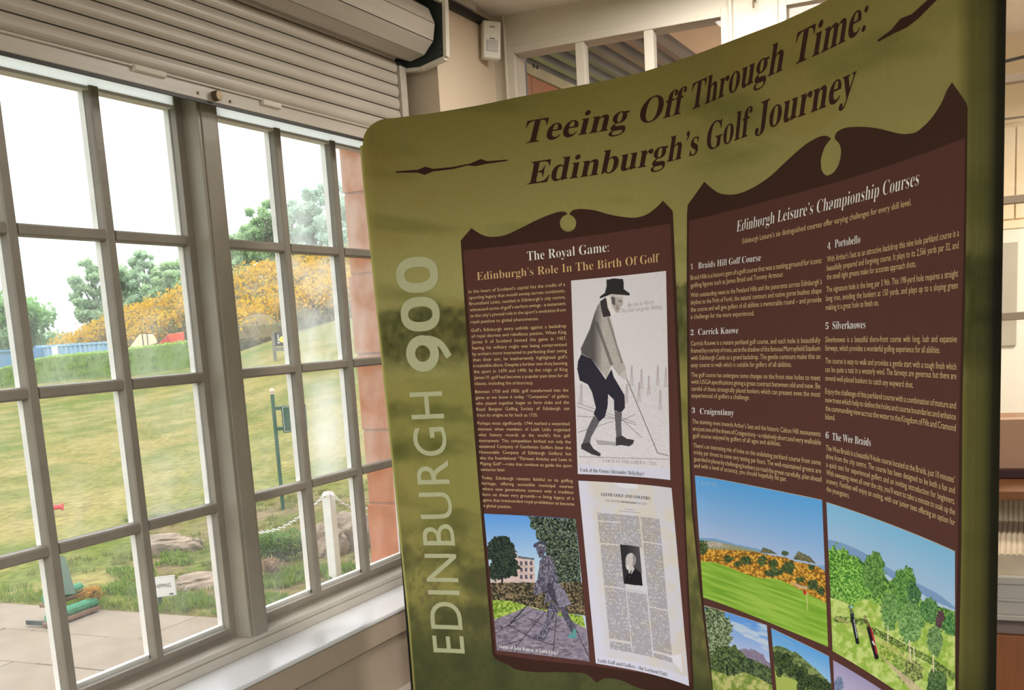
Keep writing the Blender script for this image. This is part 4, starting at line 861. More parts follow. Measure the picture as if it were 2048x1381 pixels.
def p_braid(X, Y, C, u, v):
    O, K = (1380, 940), 3.131
    sky(C, u, v, (86, 160, 250), (172, 190, 248), .52); ab = lambda P_: above(X, Y, cz(O, K, P_)); n = fbm(X*.1, Y*.1, 3)
    blend(C, ab([(30, 425), (160, 432), (300, 470), (440, 500), (600, 600)]), (120, 160, 200))
    blend(C, ab([(30, 440), (160, 450), (300, 480), (440, 515), (600, 620), (900, 800)]), (150, 150, 120)); blend(C, ab([(110, 455), (160, 448), (200, 460), (230, 480)])*(X < 1460)*(Y < 1095)*(vn(X*.8, Y*.8) > .5), (196, 182, 176))
    for P_ in ([(440, 520), (455, 488), (500, 500), (550, 530)], [(645, 560), (672, 520), (682, 508), (700, 522), (750, 545), (790, 590)]): m = pmask(X, Y, cz(O, K, P_)); foliage(X, Y, C, m, (78, 84, 70), (132, 126, 92), .4)
    blend(C, blob(X, Y, *cz(O, K, [(593, 525)])[0], 7, 5), (74, 96, 66))
    gz = ab([(30, 455), (90, 478), (120, 500), (200, 500), (300, 505), (400, 515), (500, 535), (600, 550), (660, 575), (740, 590), (800, 605), (850, 640)])
    foliage(X, Y, C, gz, (128, 88, 30), (232, 176, 72), .32, sd=1)
    for cx, cy, rx, ry in ((75, 490, 14, 14), (350, 570, 12, 9), (450, 570, 10, 12), (520, 590, 10, 8), (620, 615, 13, 13), (770, 720, 12, 11), (690, 690, 9, 6), (520, 645, 16, 8), (240, 560, 9, 7), (300, 590, 8, 6), (560, 640, 8, 7), (760, 610, 8, 6), (820, 760, 8, 8)):
        a = cz(O, K, [(cx, cy)])[0]; foliage(X, Y, C, blob(X, Y, a[0], a[1], rx, ry, .5, .3, cx), (44, 58, 36), (96, 116, 66), .5)
    blend(C, pmask(X, Y, cz(O, K, [(620, 700), (690, 725), (740, 735), (735, 750), (680, 740)])), (196, 168, 138))
    gr = ab([(60, 572), (160, 582), (240, 610), (330, 648), (440, 680), (540, 682), (620, 715), (720, 770), (800, 810), (870, 840)])
    blend(C, gr, (134, 178, 62)); st = fbm(X*.015+Y*.002, Y*.20-X*.07, 3); blend(C, gr*np.clip((st-.45)*3, 0, .8), (162, 196, 84)); blend(C, gr*np.clip((.44-st)*4, 0, .7), (110, 158, 46))
    blend(C, lmask(X, Y, *cz(O, K, [(730, 765), (735, 880)]), .6), (220, 206, 150)); blend(C, pmask(X, Y, cz(O, K, [(710, 762), (728, 760), (728, 782), (712, 782)])), (190, 36, 44))
picture('picture_print', [(1390.2, 951.8), (1645, 1000.7), (1657, 1295), (1407, 1196)], p_braid, 1.1, 'picture of gorse and a green under blue sky')
def p_castle(X, Y, C, u, v):
    O, K = (1380, 940), 3.131; ab = lambda P_: above(X, Y, cz(O, K, P_))
    sky(C, u, v, (90, 150, 240), (196, 200, 240), .5); blend(C, np.clip((fbm(X*.03, Y*.12-X*.04, 3)-.5)*3, 0, .6), (226, 228, 240))
    m = pmask(X, Y, cz(O, K, [(300, 1160), (310, 1125), (345, 1120), (372, 1130), (378, 1120), (400, 1128), (440, 1150), (460, 1160), (475, 1195), (520, 1225), (500, 1240), (300, 1180)])); blend(C, m, (128, 118, 142)); blend(C, m*(vn(X*1.1, Y*1.1) > .6)*.5, (176, 164, 180))
    foliage(X, Y, C, ab([(300, 1165), (360, 1180), (420, 1200), (470, 1225), (540, 1260)]), (40, 56, 38), (104, 124, 80), .35)
    a = cz(O, K, [(150, 990)])[0]; foliage(X, Y, C, blob(X, Y, a[0], a[1]+10, 36, 58, .3, .1, 2), (58, 72, 44), (170, 186, 150), .45)
    a = cz(O, K, [(230, 1190)])[0]; foliage(X, Y, C, blob(X, Y, a[0], a[1], 34, 28, .3, .1, 6), (38, 54, 34), (110, 130, 78), .4)
    g_ = ab([(120, 1245), (180, 1270), (260, 1290), (340, 1270), (420, 1300), (530, 1360)]); blend(C, g_, (150, 164, 84)); foliage(X, Y, C, g_, (118, 142, 62), (190, 190, 120), .12)
    for x in (232, 272): blend(C, lmask(X, Y, *cz(O, K, [(x, 1240), (x+6, 1290)]), 1.5), (36, 44, 34))
picture('picture_print', [(1408.7, 1212), (1534.3, 1251.4), (1549, 1420), (1428, 1392)], p_castle, 1.2, 'picture of a castle beyond parkland trees')
def p_hill(X, Y, C, u, v):
    O, K = (1380, 940), 3.131; ab = lambda P_: above(X, Y, cz(O, K, P_))
    sky(C, u, v, (90, 160, 246), (180, 206, 248), .6)
    foliage(X, Y, C, ab([(520, 1110), (545, 1103), (590, 1112), (640, 1142), (660, 1140), (690, 1165), (740, 1210), (790, 1250), (850, 1310), (900, 1360)]), (78, 96, 60), (134, 150, 92), .2)
    g_ = ab([(530, 1260), (600, 1300), (700, 1330), (800, 1400)]); blend(C, g_, (166, 182, 90))
    for cx, cy, rx, ry in ((545, 1180, 12, 14), (590, 1200, 18, 16), (640, 1255, 16, 14), (700, 1290, 14, 18), (760, 1330, 20, 16), (830, 1370, 18, 18), (560, 1270, 7, 10), (700, 1350, 10, 18)):
        a = cz(O, K, [(cx, cy)])[0]; foliage(X, Y, C, blob(X, Y, a[0], a[1], rx, ry, .3, .2, cx), (30, 44, 28), (84, 104, 58), .5)
picture('picture_print', [(1542.9, 1257), (1658.8, 1313.7), (1668, 1440), (1557, 1420)], p_hill, 1.2, 'picture of a dark hill above a fairway')
def p_bags(X, Y, C, u, v):
    O, K = (1640, 990), 3.531; ab = lambda P_: above(X, Y, cz(O, K, P_)); G_ = lambda P_: pmask(X, Y, cz(O, K, P_))
    sky(C, u, v, (124, 184, 248), (182, 198, 250), .42)
    blend(C, ab([(50, 315), (120, 330), (240, 375), (330, 420), (420, 480), (520, 540), (620, 590), (720, 640), (800, 680), (860, 720), (960, 800)]), (122, 156, 202))
    blend(C, ab([(50, 395), (150, 410), (300, 480), (430, 540), (520, 600), (640, 650), (780, 740), (950, 815)]), (182, 202, 230))
    foliage(X, Y, C, ab([(50, 415), (100, 410), (180, 430), (200, 425), (270, 440), (300, 480), (350, 470), (440, 540), (480, 610), (560, 600), (640, 630), (690, 680), (720, 750), (800, 780), (880, 800), (960, 830)]), (52, 96, 44), (150, 196, 92), .25)
    gr = ab([(70, 725), (200, 770), (330, 740), (430, 790), (560, 870), (700, 870), (800, 920), (950, 1000)]); blend(C, gr, (172, 200, 96)); foliage(X, Y, C, gr, (148, 182, 74), (196, 214, 130), .1)
    for cx, cy, rx, ry, a1, b1 in ((120, 530, 34, 46, (50, 104, 36), (156, 204, 96)), (240, 620, 30, 44, (58, 118, 40), (166, 214, 106)), (380, 560, 22, 42, (60, 104, 50), (130, 176, 92)), (600, 660, 24, 42, (56, 100, 48), (126, 176, 90)),
            (660, 700, 14, 22, (40, 84, 52), (96, 140, 90)), (490, 820, 18, 38, (70, 116, 56), (140, 180, 110)), (640, 900, 26, 42, (72, 118, 60), (150, 190, 120)), (815, 1030, 16, 32, (76, 110, 62), (140, 176, 116)), (770, 820, 20, 24, (50, 96, 56), (120, 166, 96)),
            (850, 880, 9, 18, (70, 50, 60), (110, 80, 86)), (920, 920, 14, 24, (44, 96, 52), (110, 160, 92)), (640, 1250, 26, 24, (70, 84, 50), (176, 190, 110)), (830, 1340, 20, 34, (50, 78, 46), (110, 140, 84)), (480, 1110, 18, 24, (110, 140, 50), (190, 206, 110)), (560, 1180, 12, 24, (100, 130, 56), (180, 200, 110))):
        a = cz(O, K, [(cx, cy)])[0]; foliage(X, Y, C, blob(X, Y, a[0], a[1], rx, ry, .3, .15, cx), a1, b1, .45)
    for a, b in (((120, 880), (310, 900)), ((380, 960), (560, 1060)), ((560, 1060), (760, 1160)), ((760, 1160), (950, 1290))):
        m = lmask(X, Y, *cz(O, K, [a, b]), 6.5)&(fbm(X*.4, Y*.4, 2) > .35); foliage(X, Y, C, m, (62, 82, 40), (130, 156, 80), .5)
    blend(C, pmask(X, Y, cz(O, K, [(430, 1140), (730, 1381), (640, 1381)]))*.8, (206, 186, 158))
    blend(C, G_([(80, 840), (210, 900), (420, 1010), (600, 1130), (760, 1260), (730, 1240), (560, 1140), (400, 1040), (90, 870)])*.5, (206, 200, 130))
    for x, y0, y1 in ((480, 930, 1040), (630, 1030, 1160), (665, 1060, 1170), (800, 1130, 1250), (640, 1090, 1180)): blend(C, lmask(X, Y, *cz(O, K, [(x, y0), (x, y1)]), .9), (224, 214, 190))
    blend(C, lmask(X, Y, *cz(O, K, [(225, 850), (265, 1045)]), 3.6), (26, 26, 34)); blend(C, lmask(X, Y, *cz(O, K, [(238, 880), (262, 1010)]), .8), (190, 196, 206)); blend(C, lmask(X, Y, *cz(O, K, [(212, 790), (232, 855)]), 3.2)*(vn(X*1.2, Y*1.2) > .35), (52, 56, 74)); blend(C, blob(X, Y, *cz(O, K, [(222, 792)])[0], 3.5, 2.5, 0), (150, 190, 206))
    blend(C, lmask(X, Y, *cz(O, K, [(345, 945), (400, 1150)]), 4.4), (34, 24, 30)); blend(C, lmask(X, Y, *cz(O, K, [(362, 950), (402, 1120)]), 1.6), (176, 46, 62)); blend(C, lmask(X, Y, *cz(O, K, [(318, 865), (345, 940)]), 3.4)*(vn(X*1.2, Y*1.2) > .4), (84, 44, 48)); blend(C, lmask(X, Y, *cz(O, K, [(372, 1040), (385, 1060)]), 1.6), (220, 210, 214))
picture('picture_print', [(1653.6, 1005), (1911, 1103.3), (1911.5, 1470), (1666, 1303)], p_bags, 1.1, 'picture of two golf bags among young trees')
def p_dusk(X, Y, C, u, v):
    sky(C, u, v, (158, 150, 190), (206, 200, 222), .8); foliage(X, Y, C, blob(X, Y, 1677, 1372, 10, 16, .3, .3), (96, 112, 150), (140, 150, 186), .5); foliage(X, Y, C, Y > 1400+(X-1667)*.3, (70, 80, 60), (120, 130, 90), .3)
picture('picture_print', [(1667, 1321), (1830, 1425), (1836, 1490), (1672, 1440)], p_dusk, 1.6, 'picture with a pale violet sky')
# thin pale edges of some pictures
for P_ in ([(1390.2, 951.8), (1645, 1000.7)], [(1653.6, 1005), (1911, 1103.3)], [(1408.7, 1212), (1534.3, 1251.4)], [(1542.9, 1257), (1658.8, 1313.7)]):
    T = Txt(); (a, b), (c, d) = unp(*P_[0]), unp(*P_[1]); k = 14; ss = np.linspace(a, c, k); zz = np.linspace(b, d, k)
    T.put(np.concatenate([np.stack([ss, zz-.0006], 1), np.stack([ss, zz+.0006], 1)]), [(i, i+1, k+i+1, k+i) for i in range(k-1)]); T.build('picture_edge', PC['opal'], .0011)
# captions
T = Txt(); line(T, 'Cock of the Green (Alexander McKellar)?', (1161, 944), (1289, 952.5), .0165, True, -.008); T.build('caption_lettering', PC['grey'], .0012)
T = Txt(); line(T, 'Leith Golf and Golfers - the Lochend Club?', (1196.5, 1325), (1335.5, 1354), .0165, True, -.008); T.build('caption_lettering', PC['grey'], .0012)
T = Txt(); line(T, 'Statue of John Rattray at Leith Links?', (998.5, 1297), (1117.5, 1310.5), .0165, True, -.008); T.build('caption_lettering', PC['white'], .0012)
T = Txt(); line(T, 'LEITH GOLF AND GOLFERS.', (1202.5, 992), (1302, 1000.5), .0125, True, 0.0); T.build('caption_lettering', PC['grey'], .0012)
T = Txt(); line(T, 'THE HISTORY OF THE LOCHEND CLUB.', (1212, 1003.5), (1294.5, 1010.5), .008, True); line(T, 'COCK O’ THE GREEN.   242', (1206.5, 925), (1312, 931), .0125, True, -.012)
line(T, 'By the la Harry', (1255.5, 614.5), (1308.5, 607.5), .015, shr=.4, off=-.012); line(T, 'This shall not go for Nothing', (1243, 626), (1325, 617), .015, shr=.4, off=-.012); T.build('caption_lettering', PC['ltgrey'], .0012)
T = Txt(); line(T, '1  Braids Hill', (1396, 968.5), (1435, 974.5), .0165, True, -.01); line(T, '3  Craigentinny', (1549.5, 1273), (1590.5, 1294), .0145, True, -.01); T.build('caption_lettering', PC['lblue'], .0012)
bpy.data.objects.remove(_to)
# ================================================================== OUTSIDE THE WINDOW
def gz(r, az):
    """height of the ground (relative to the eye) at distance r, bearing az in degrees from the window wall's line"""
    sl = np.interp(az, [20, 33.7, 36.8, 40.8, 45, 49.6, 60], [.086, .080, .062, .034, .021, .0104, .006])
    r2 = np.interp(az, [33, 36, 41, 50], [42, 40, 44, 60])
    h = -1.8+sl*(np.clip(r, 10, r2)-10)
    A_ = np.interp(az, [20, 33.7, 37, 39.5, 41, 44, 47, 50], [3.4, 2.9, 3.1, 2.9, 2.7, 1.9, .7, 0])
    t = np.clip((r-r2-2)/22, 0, 1); return h+A_*t*t*(3-2*t)
def gp(px, py_or_r, r=None):
    v = ray(px, 700.0); az = math.degrees(math.atan2(v[1], v[0])); r = py_or_r if r is None else r
    return np.array([r*math.cos(math.radians(az)), r*math.sin(math.radians(az)), float(gz(r, az))])
ra = np.concatenate([np.linspace(2.2, 12, 60), np.geomspace(12.2, 190, 110)]); aa = np.radians(np.linspace(12, 86, 190))
RA, AA = np.meshgrid(ra, aa, indexing='ij'); Xg, Yg = RA*np.cos(AA), RA*np.sin(AA)
Zg_ = gz(RA, np.degrees(AA)); n1 = fbm(Xg*1.3, Yg*1.3, 4)-.5; n2 = fbm(Xg*.12+3, Yg*.12, 3)-.5
Zg_ = Zg_+np.where(Xg > 5.9, n1*.05*np.exp(-RA/14)+n2*.25*np.clip((RA-14)/30, 0, 1), 0); Zg_ = np.where(Xg < 5.72, -1.86, Zg_)
gc = np.zeros(Xg.shape+(3,)); gc[...] = (154, 156, 78)
pn = fbm(Xg*.22+1, Yg*.5, 4); blend(gc, np.clip((pn-.44)*4, 0, .85), (190, 174, 104)); blend(gc, np.clip((.47-pn)*5, 0, .8), (130, 150, 66))
n3 = fbm(Xg*1.1, Yg*2.3+7, 4); blend(gc, np.clip((n3-.5)*4, 0, .6), (198, 184, 116)); blend(gc, np.clip((.42-n3)*5, 0, .5), (122, 140, 62))
azd = np.degrees(AA); rough = np.clip((13.2-RA+2*n1)/1.6, 0, 1)*np.clip((45.8-azd+4*n1)/1.6, 0, 1)+np.clip((8.6-RA)/.8, 0, 1)*.7
rn = fbm(Xg*2.4, Yg*2.4, 4); blend(gc, np.clip(rough, 0, 1)*.9, (146, 142, 84)); blend(gc, np.clip(rough, 0, 1)*np.clip((rn-.50)*5, 0, .85), (168, 146, 116)); blend(gc, np.clip(rough, 0, 1)*np.clip((.46-rn)*6, 0, .8), (112, 140, 56))
bank = np.clip((RA-34)/4, 0, 1)*np.clip((39.5-azd)/1.2, 0, 1); blend(gc, bank*np.clip((fbm(Xg*.25, Yg*.3+Xg*.1, 3)-.42)*4, 0, .8), (186, 170, 112)); blend(gc, bank*.3, (128, 150, 70))
far = np.clip((RA-(np.interp(azd, [33, 36, 41, 50], [42, 40, 44, 60])+3))/3, 0, 1); blend(gc, far*.7, (110, 104, 66))
S(mkobj('lawn', np.stack([Xg, Yg, Zg_], -1).reshape(-1, 3), gridfaces(*Xg.shape), mat('grass_ground', None, .95, .34, 9, detail=8, stretch=(1, 1.6, 1), attr=True, spec=.1, bump=.6, bscale=30), None, (0, 0, 0), smooth=True, vcol=lin(gc).reshape(-1, 3)*GRASS))
S(MB().box(-60, 120, 2.35, 120, -2.4, -1.95).box(-60, -4.2, -60, 2.35, -2.4, -1.95).build('ground_far', mat('far_grass', (98, 104, 52), .95, .1, .5)))
# paving slabs laid in courses along the building
pat = thing('patio', (3.5, 5, -1.86), kind='structure')
MB().box(.3, 5.66, 2.35, 9.5, -1.9, -1.835).build('mortar_bed', mat('dark_joint', (96, 88, 76), .95), pat, (3.5, 5, -1.9))
for i, x in enumerate((5.10, 4.51, 3.91, 3.31, 2.71, 2.11, 1.51)):
    y = 2.40+(.30 if i % 2 == 0 else .09)-.94
    if i == 0: y = 5.11-.94*4
    if i == 1: y = 5.35-.94*4
    while y < 8.6:
        a, b = max(y, 2.38), y+.94
        if b > 2.6 and math.hypot(x, a) < 9:
            dz = random.uniform(-.004, .004)
            MB().box(x+.005, x+(.59 if i else .575)-.004, a+.005, b-.004, -1.85, -1.80+dz).build('paving_slab', Mt['slab'], pat, (x, (a+b)/2, -1.85), bevel=.005)
        y += .94
# ---- leaves
def leafcloud(centres, radii, n, size, colf, flat_=.6, surfw=.75):
    """n little leaf quads spread over the skins of overlapping balls"""
    C_ = np.asarray(centres, float); Rr = np.asarray(radii, float)
    if Rr.ndim == 1: Rr = np.repeat(Rr[:, None], 3, 1)
    wt = (Rr[:, 0]*Rr[:, 2]); idx = rng.choice(len(C_), n, p=wt/wt.sum())
    d = rng.normal(size=(n, 3)); d /= np.linalg.norm(d, axis=1)[:, None]
    rr = np.where(rng.random(n) < surfw, rng.uniform(.82, 1.1, n), rng.uniform(.3, 1.35, n))
    p = C_[idx]+d*Rr[idx]*rr[:, None]
    a = rng.normal(size=(n, 3)); a /= np.linalg.norm(a, axis=1)[:, None]; b = np.cross(a, d+.6*rng.normal(size=(n, 3))); b /= np.linalg.norm(b, axis=1)[:, None]
    sz = size*rng.uniform(.6, 1.4, n)[:, None]; a = a*sz; b = b*sz*flat_
    V = np.stack([p-a, p-b*.8, p+a, p+b*.8], 1).reshape(-1, 3)
    c = colf(p, d, idx); c = np.repeat(c, 4, 0)
    return V, np.arange(4*n).reshape(n, 4), lin(np.clip(c, 0, 255))
def build_leaves(name, parts, m, parent, org, kind=None, label=None, cat=None):
    V = np.vstack([q[0] for q in parts]); n = 0; Fs = []; C_ = np.vstack([q[2] for q in parts])
    for q in parts: Fs.append(q[1]+n); n += len(q[0])
    return tag(mkobj(name, V, np.vstack(Fs), m, parent, org, vcol=C_), label, cat, kind=kind)
def mixcol(a, b, t): t = np.clip(t, 0, 1)[:, None]; return np.array(a, float)*(1-t)+np.array(b, float)*t
def tree(px, r, topy, halfw_px, label, cols, n=5200, leaf=.16, lo=.15, name='tree', nb=70, seed=1, trunkcol=(92, 84, 72), group=None):
    rs = np.random.default_rng(seed); base = gp(px, r); top = atr(px, topy, r)[2]; H = top-base[2]; W = halfw_px/F*r*1.25; n = int(n*1.6)
    t = thing(name, tuple(base), label, 'tree', group)
    tr = MB(); tr.tube(base, base+[0, 0, H*.75], .02*H+.05, .012*H, n=8)
    cs, rd = [], []
    for i in range(nb):
        h = rs.uniform(lo, .97); wv = W*math.sqrt(max(.05, 1-((h-.48)/.56)**2))
        a = rs.uniform(0, 2*math.pi); q = rs.uniform(.1, .9)*wv; rad = rs.uniform(.16, .30)*W*(1.15-.5*h)
        c = base+np.array([q*math.cos(a), q*math.sin(a), H*h-rad*.3]); cs.append(c); rd.append((rad, rad, rad*.85))
        if i % 3 == 0: tr.tube(base+[0, 0, H*min(.7, h*.6)], c, .05, .02, n=5)
    tr.build('trunk', mat('bark_%d' % seed, trunkcol, .9, .1, 8), t, tuple(base))
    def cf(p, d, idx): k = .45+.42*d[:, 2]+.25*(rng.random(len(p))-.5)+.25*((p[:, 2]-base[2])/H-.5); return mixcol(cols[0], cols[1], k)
    lc_ = leafcloud(cs, rd, n, leaf, cf, .6, .45); lc_ = (lc_[0], lc_[1], np.minimum(lc_[2]*1.45, .85)*.82+np.array([.42, .50, .46])*.18)  # leaf colours lightened and mixed with pale distance haze
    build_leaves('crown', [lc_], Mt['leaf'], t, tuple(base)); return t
TR = [
 (40, 96, 574, 74, 'dark green broad-leaved tree at the far left behind the blue container', ((84, 124, 80), (140, 180, 110)), 7000, .20, .04, 'tree'),
 (-48, 98, 560, 80, 'dark green tree cut by the left edge of the window view', ((84, 122, 86), (130, 168, 112)), 5000, .2, .05, 'tree'),
 (200, 104, 512, 34, 'slim pale birch behind the low left end of the gorse', ((136, 160, 136), (184, 202, 168)), 4200, .2, .12, 'birch_tree'),
 (262, 108, 528, 34, 'low rounded birch left of the tallest birch', ((130, 156, 128), (180, 200, 162)), 4200, .2, .05, 'birch_tree'),
 (306, 106, 498, 30, 'tallest grey-green birch in the middle of the left view', ((136, 162, 140), (184, 204, 174)), 4800, .2, .05, 'birch_tree'),
 (352, 100, 522, 40, 'bushy green tree right of the tall birch behind the gorse', ((112, 144, 104), (168, 192, 142)), 6000, .2, .05, 'tree'),
 (405, 102, 512, 44, 'green tree hidden mostly behind the thick window post', ((112, 144, 104), (168, 192, 142)), 5000, .2, .05, 'tree'),
 (478, 88, 462, 42, 'low green tree at the left of the right window view', ((116, 146, 112), (170, 192, 148)), 4600, .18, .02, 'tree'),
 (520, 86, 428, 42, 'second tree from the left in the right window view, stepping up the hill', ((114, 146, 108), (170, 192, 146)), 4800, .18, .02, 'tree'),
 (560, 84, 392, 42, 'rounded green tree above the gorse, left of the hazy trees', ((110, 144, 100), (170, 194, 144)), 6000, .18, .02, 'tree'),
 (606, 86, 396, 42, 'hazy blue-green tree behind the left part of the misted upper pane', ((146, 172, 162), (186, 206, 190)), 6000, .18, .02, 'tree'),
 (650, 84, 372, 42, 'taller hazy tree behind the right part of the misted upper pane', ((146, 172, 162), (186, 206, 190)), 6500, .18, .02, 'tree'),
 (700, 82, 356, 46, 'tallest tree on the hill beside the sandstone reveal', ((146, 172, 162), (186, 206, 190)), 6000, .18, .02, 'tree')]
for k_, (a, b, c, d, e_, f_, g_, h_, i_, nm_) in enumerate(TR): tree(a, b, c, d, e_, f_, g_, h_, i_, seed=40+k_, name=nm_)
# ---- gorse thickets
def gorse(name, x0, x1, r0, r1, nb, n, label, seed):
    rs = np.random.default_rng(seed); cs, rd = [], []
    for i in range(nb):
        px = rs.uniform(x0, x1); r = r0+(r1-r0)*rs.random(); b = gp(px, r); rad = rs.uniform(.8, 1.5)*min(1, .55+.45*(px-x0)/60+.2)
        cs.append(b+[0, 0, rad*.35]); rd.append((rad, rad, rad*.8))
    def cf(p, d, idx):
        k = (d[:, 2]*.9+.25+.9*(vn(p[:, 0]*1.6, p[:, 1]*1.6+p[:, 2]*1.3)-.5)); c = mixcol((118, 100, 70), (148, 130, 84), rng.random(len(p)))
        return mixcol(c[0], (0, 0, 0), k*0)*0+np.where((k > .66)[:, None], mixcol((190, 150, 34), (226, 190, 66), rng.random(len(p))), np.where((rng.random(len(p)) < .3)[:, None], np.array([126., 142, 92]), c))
    org = gp((x0+x1)/2, (r0+r1)/2)
    t = thing(name, tuple(org), label, 'bushes')
    inner = MB()
    for c, q in zip(cs[::2], rd[::2]): inner.ball(c, q[0]*.8, 7, 5, (1, 1, .75))
    tag(inner.build('inner_growth', mat('gorse_dark_%d' % seed, (130, 114, 74), .95, .2, 3), t, tuple(org)), kind='stuff')
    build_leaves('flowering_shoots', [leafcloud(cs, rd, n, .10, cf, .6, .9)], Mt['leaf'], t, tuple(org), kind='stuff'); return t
gorse('gorse_thicket', 105, 430, 69, 82, 150, 42000, 'long thicket of orange-yellow flowering gorse behind the hedge', 21)
gorse('gorse_thicket', 262, 430, 57, 68, 60, 20000, 'lower gorse bushes directly behind the cart and the red skip', 23)
gorse('gorse_thicket', 462, 740, 46, 64, 190, 52000, 'gorse thicket climbing the hill above the grass bank', 22)
# ---- hedge
hd = MB(); pts_ = [(-60, 62), (10, 59.5), (100, 57), (240, 51), (330, 47.5), (400, 44.5), (440, 43)]
htop = {-60: 742, 10: 735, 100: 713, 240: 700, 330: 689, 400: 679, 440: 672}
org = gp(200, 53); ht = thing('hedge', tuple(org), 'long clipped green hedge along the far edge of the lawn', 'hedge')
core = MB(); cs, rd = [], []
for (xa, r_a), (xb, r_b) in zip(pts_[:-1], pts_[1:]):
    a, b = gp(xa, r_a), gp(xb, r_b); ta, tb = atr(xa, htop[xa], r_a)[2], atr(xb, htop[xb], r_b)[2]; k = int(np.hypot(*(b-a)[:2])/.55)+1
    d = (b-a)[:2]/np.hypot(*(b-a)[:2]); nn = np.array([-d[1], d[0]])*.45
    q = lambda p, s_, z: (p[0]+s_*nn[0], p[1]+s_*nn[1], z)
    core.add([q(a, -1, a[2]-.2), q(a, 1, a[2]-.2), q(b, 1, b[2]-.2), q(b, -1, b[2]-.2), q(a, -1, ta-.08), q(a, 1, ta-.08), q(b, 1, tb-.08), q(b, -1, tb-.08)], [(0, 1, 5, 4), (2, 3, 7, 6), (3, 0, 4, 7), (1, 2, 6, 5), (4, 5, 6, 7)])
    for i in range(k):
        t_ = (i+.5)/k; c = a+(b-a)*t_; tz_ = ta+(tb-ta)*t_
        for f_ in (.18, .5, .8): cs.append((c[0]+random.uniform(-.1, .1), c[1], c[2]+(tz_-c[2])*f_)); rd.append((.46, .46, (tz_-c[2])*.22))
core.build('inner_branches', mat('hedge_inner', (108, 134, 64), .9, .2, 4), ht, tuple(org))
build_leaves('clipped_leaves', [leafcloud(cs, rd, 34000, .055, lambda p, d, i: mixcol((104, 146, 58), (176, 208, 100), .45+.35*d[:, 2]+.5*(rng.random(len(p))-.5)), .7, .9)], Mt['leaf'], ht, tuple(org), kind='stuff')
# ---- containers behind the hedge
def container(px0, px1, r, topl, topr, colr_, label, rib=True):
    a, b = gp(px0, r), gp(px1, r-3); ta = atr(px0, topl, r)[2]; tb = atr(px1, topr, r-3)[2]; zt = (ta+tb)/2; zb = a[2]-.3
    d = (b-a); L = float(np.hypot(d[0], d[1])); ang = math.atan2(d[1], d[0])
    t = thing('shipping_container', (a[0], a[1], zb), label, 'container'); t.rotation_euler = (0, 0, ang)
    def part(nm, mb, m): o = mkobj(nm, mb.v, mb.f, m); o.parent = t; o.location = (0, 0, 0); return o
    H = zt-zb; m = MB().box(0, L, .06, 2.4, 0, H); part('body', m, colr_)
    rb = MB(); x = .15
    while x < L-.15 and rib: rb.ext([(x, 0), (x+.12, .0), (x+.17, .06), (x-.05, .06)], 'z', .1, H-.12); x += .28
    if rib: part('corrugated_side', rb, colr_)
    part('frame_rail', MB().box(0, L, -.03, .07, H-.12, H).box(0, L, -.03, .07, 0, .12).box(0, .12, -.03, .07, 0, H).box(L-.12, L, -.03, .07, 0, H), colr_)
    return t, L, H, part
blue = mat('faded_blue_steel', (118, 168, 204), .6, .12, 2, col2=(170, 200, 222), stretch=(3, 3, .4)); blue2 = mat('mid_blue_steel', (96, 142, 180), .6, .1, 1)
container(-70, 62, 66, 704, 697, blue2, 'plain mid-blue container at the far left behind the hedge', False)
t, L, H, part = container(70, 245, 64, 690, 683, blue, 'pale blue corrugated container behind the hedge under the gorse')
part('side_panel', MB().box(L*.20, L*.27, -.045, -.03, .2, H-.1), mat('white_door_panel', (226, 232, 236), .5, .03, 2))
part('side_panel', MB().box(L*.86, L*.93, -.045, -.03, .2, H-.1), mat('white_door_panel2', (226, 232, 236), .5, .03, 2))
# ---- vehicles behind the hedge
def local_thing(name, org, yaw, label, cat):
    t = thing(name, org, label, cat); t.rotation_euler = (0, 0, yaw)
    def part(nm, mb, m, bevel=0): o = mkobj(nm, mb.v, mb.f, m, bevel=bevel); o.parent = t; o.location = (0, 0, 0); return o
    return t, part
g0 = gp(288, 54); zt = atr(292, 669, 54)[2]; v_, p_ = gp(258, 54), gp(316, 54); Lv = float(np.linalg.norm((p_-v_)[:2])); yaw = math.atan2(*(p_-v_)[:2][::-1]); h = zt-v_[2]
t, part = local_thing('utility_cart', tuple(v_), yaw, 'cream-topped utility cart with black pillars behind the hedge', 'cart')
part('canopy', MB().add([(0, 0, h*.62), (Lv*.42, 0, h), (Lv*.9, 0, h*.99), (Lv, 0, h*.80), (0, 1.3, h*.62), (Lv*.42, 1.3, h), (Lv*.9, 1.3, h*.99), (Lv, 1.3, h*.80), (0, 0, h*.5), (Lv, 0, h*.72), (0, 1.3, h*.5), (Lv, 1.3, h*.72)],
     [(0, 1, 5, 4), (1, 2, 6, 5), (2, 3, 7, 6), (0, 8, 9, 3, 2, 1), (4, 5, 6, 7, 11, 10), (3, 9, 11, 7), (0, 4, 10, 8), (8, 10, 11, 9)]), mat('cream_canopy', (236, 226, 190), .5, .04, 2), .03)
part('body', MB().box(-.1, Lv*1.02, .05, 1.25, h*.2, h*.55).add([(0, -.01, h*.5), (Lv, -.01, h*.70), (Lv, -.01, h*.5)], [(0, 1, 2)]), mat('black_cart_body', (52, 54, 56), .5, .1, 2), .03)
part('pillar', MB().box(Lv*.50, Lv*.53, -.02, 0, h*.6, h*1.0), Mt['black']); part('pillar', MB().box(Lv*.66, Lv*.69, -.02, 0, h*.65, h*1.0), Mt['black'])
part('wheel', MB().tube((Lv*.2, -.02, .3), (Lv*.2, .2, .3), .3, n=14), Mt['black']); part('wheel', MB().tube((Lv*.8, -.02, .3), (Lv*.8, .2, .3), .3, n=14), Mt['black'])
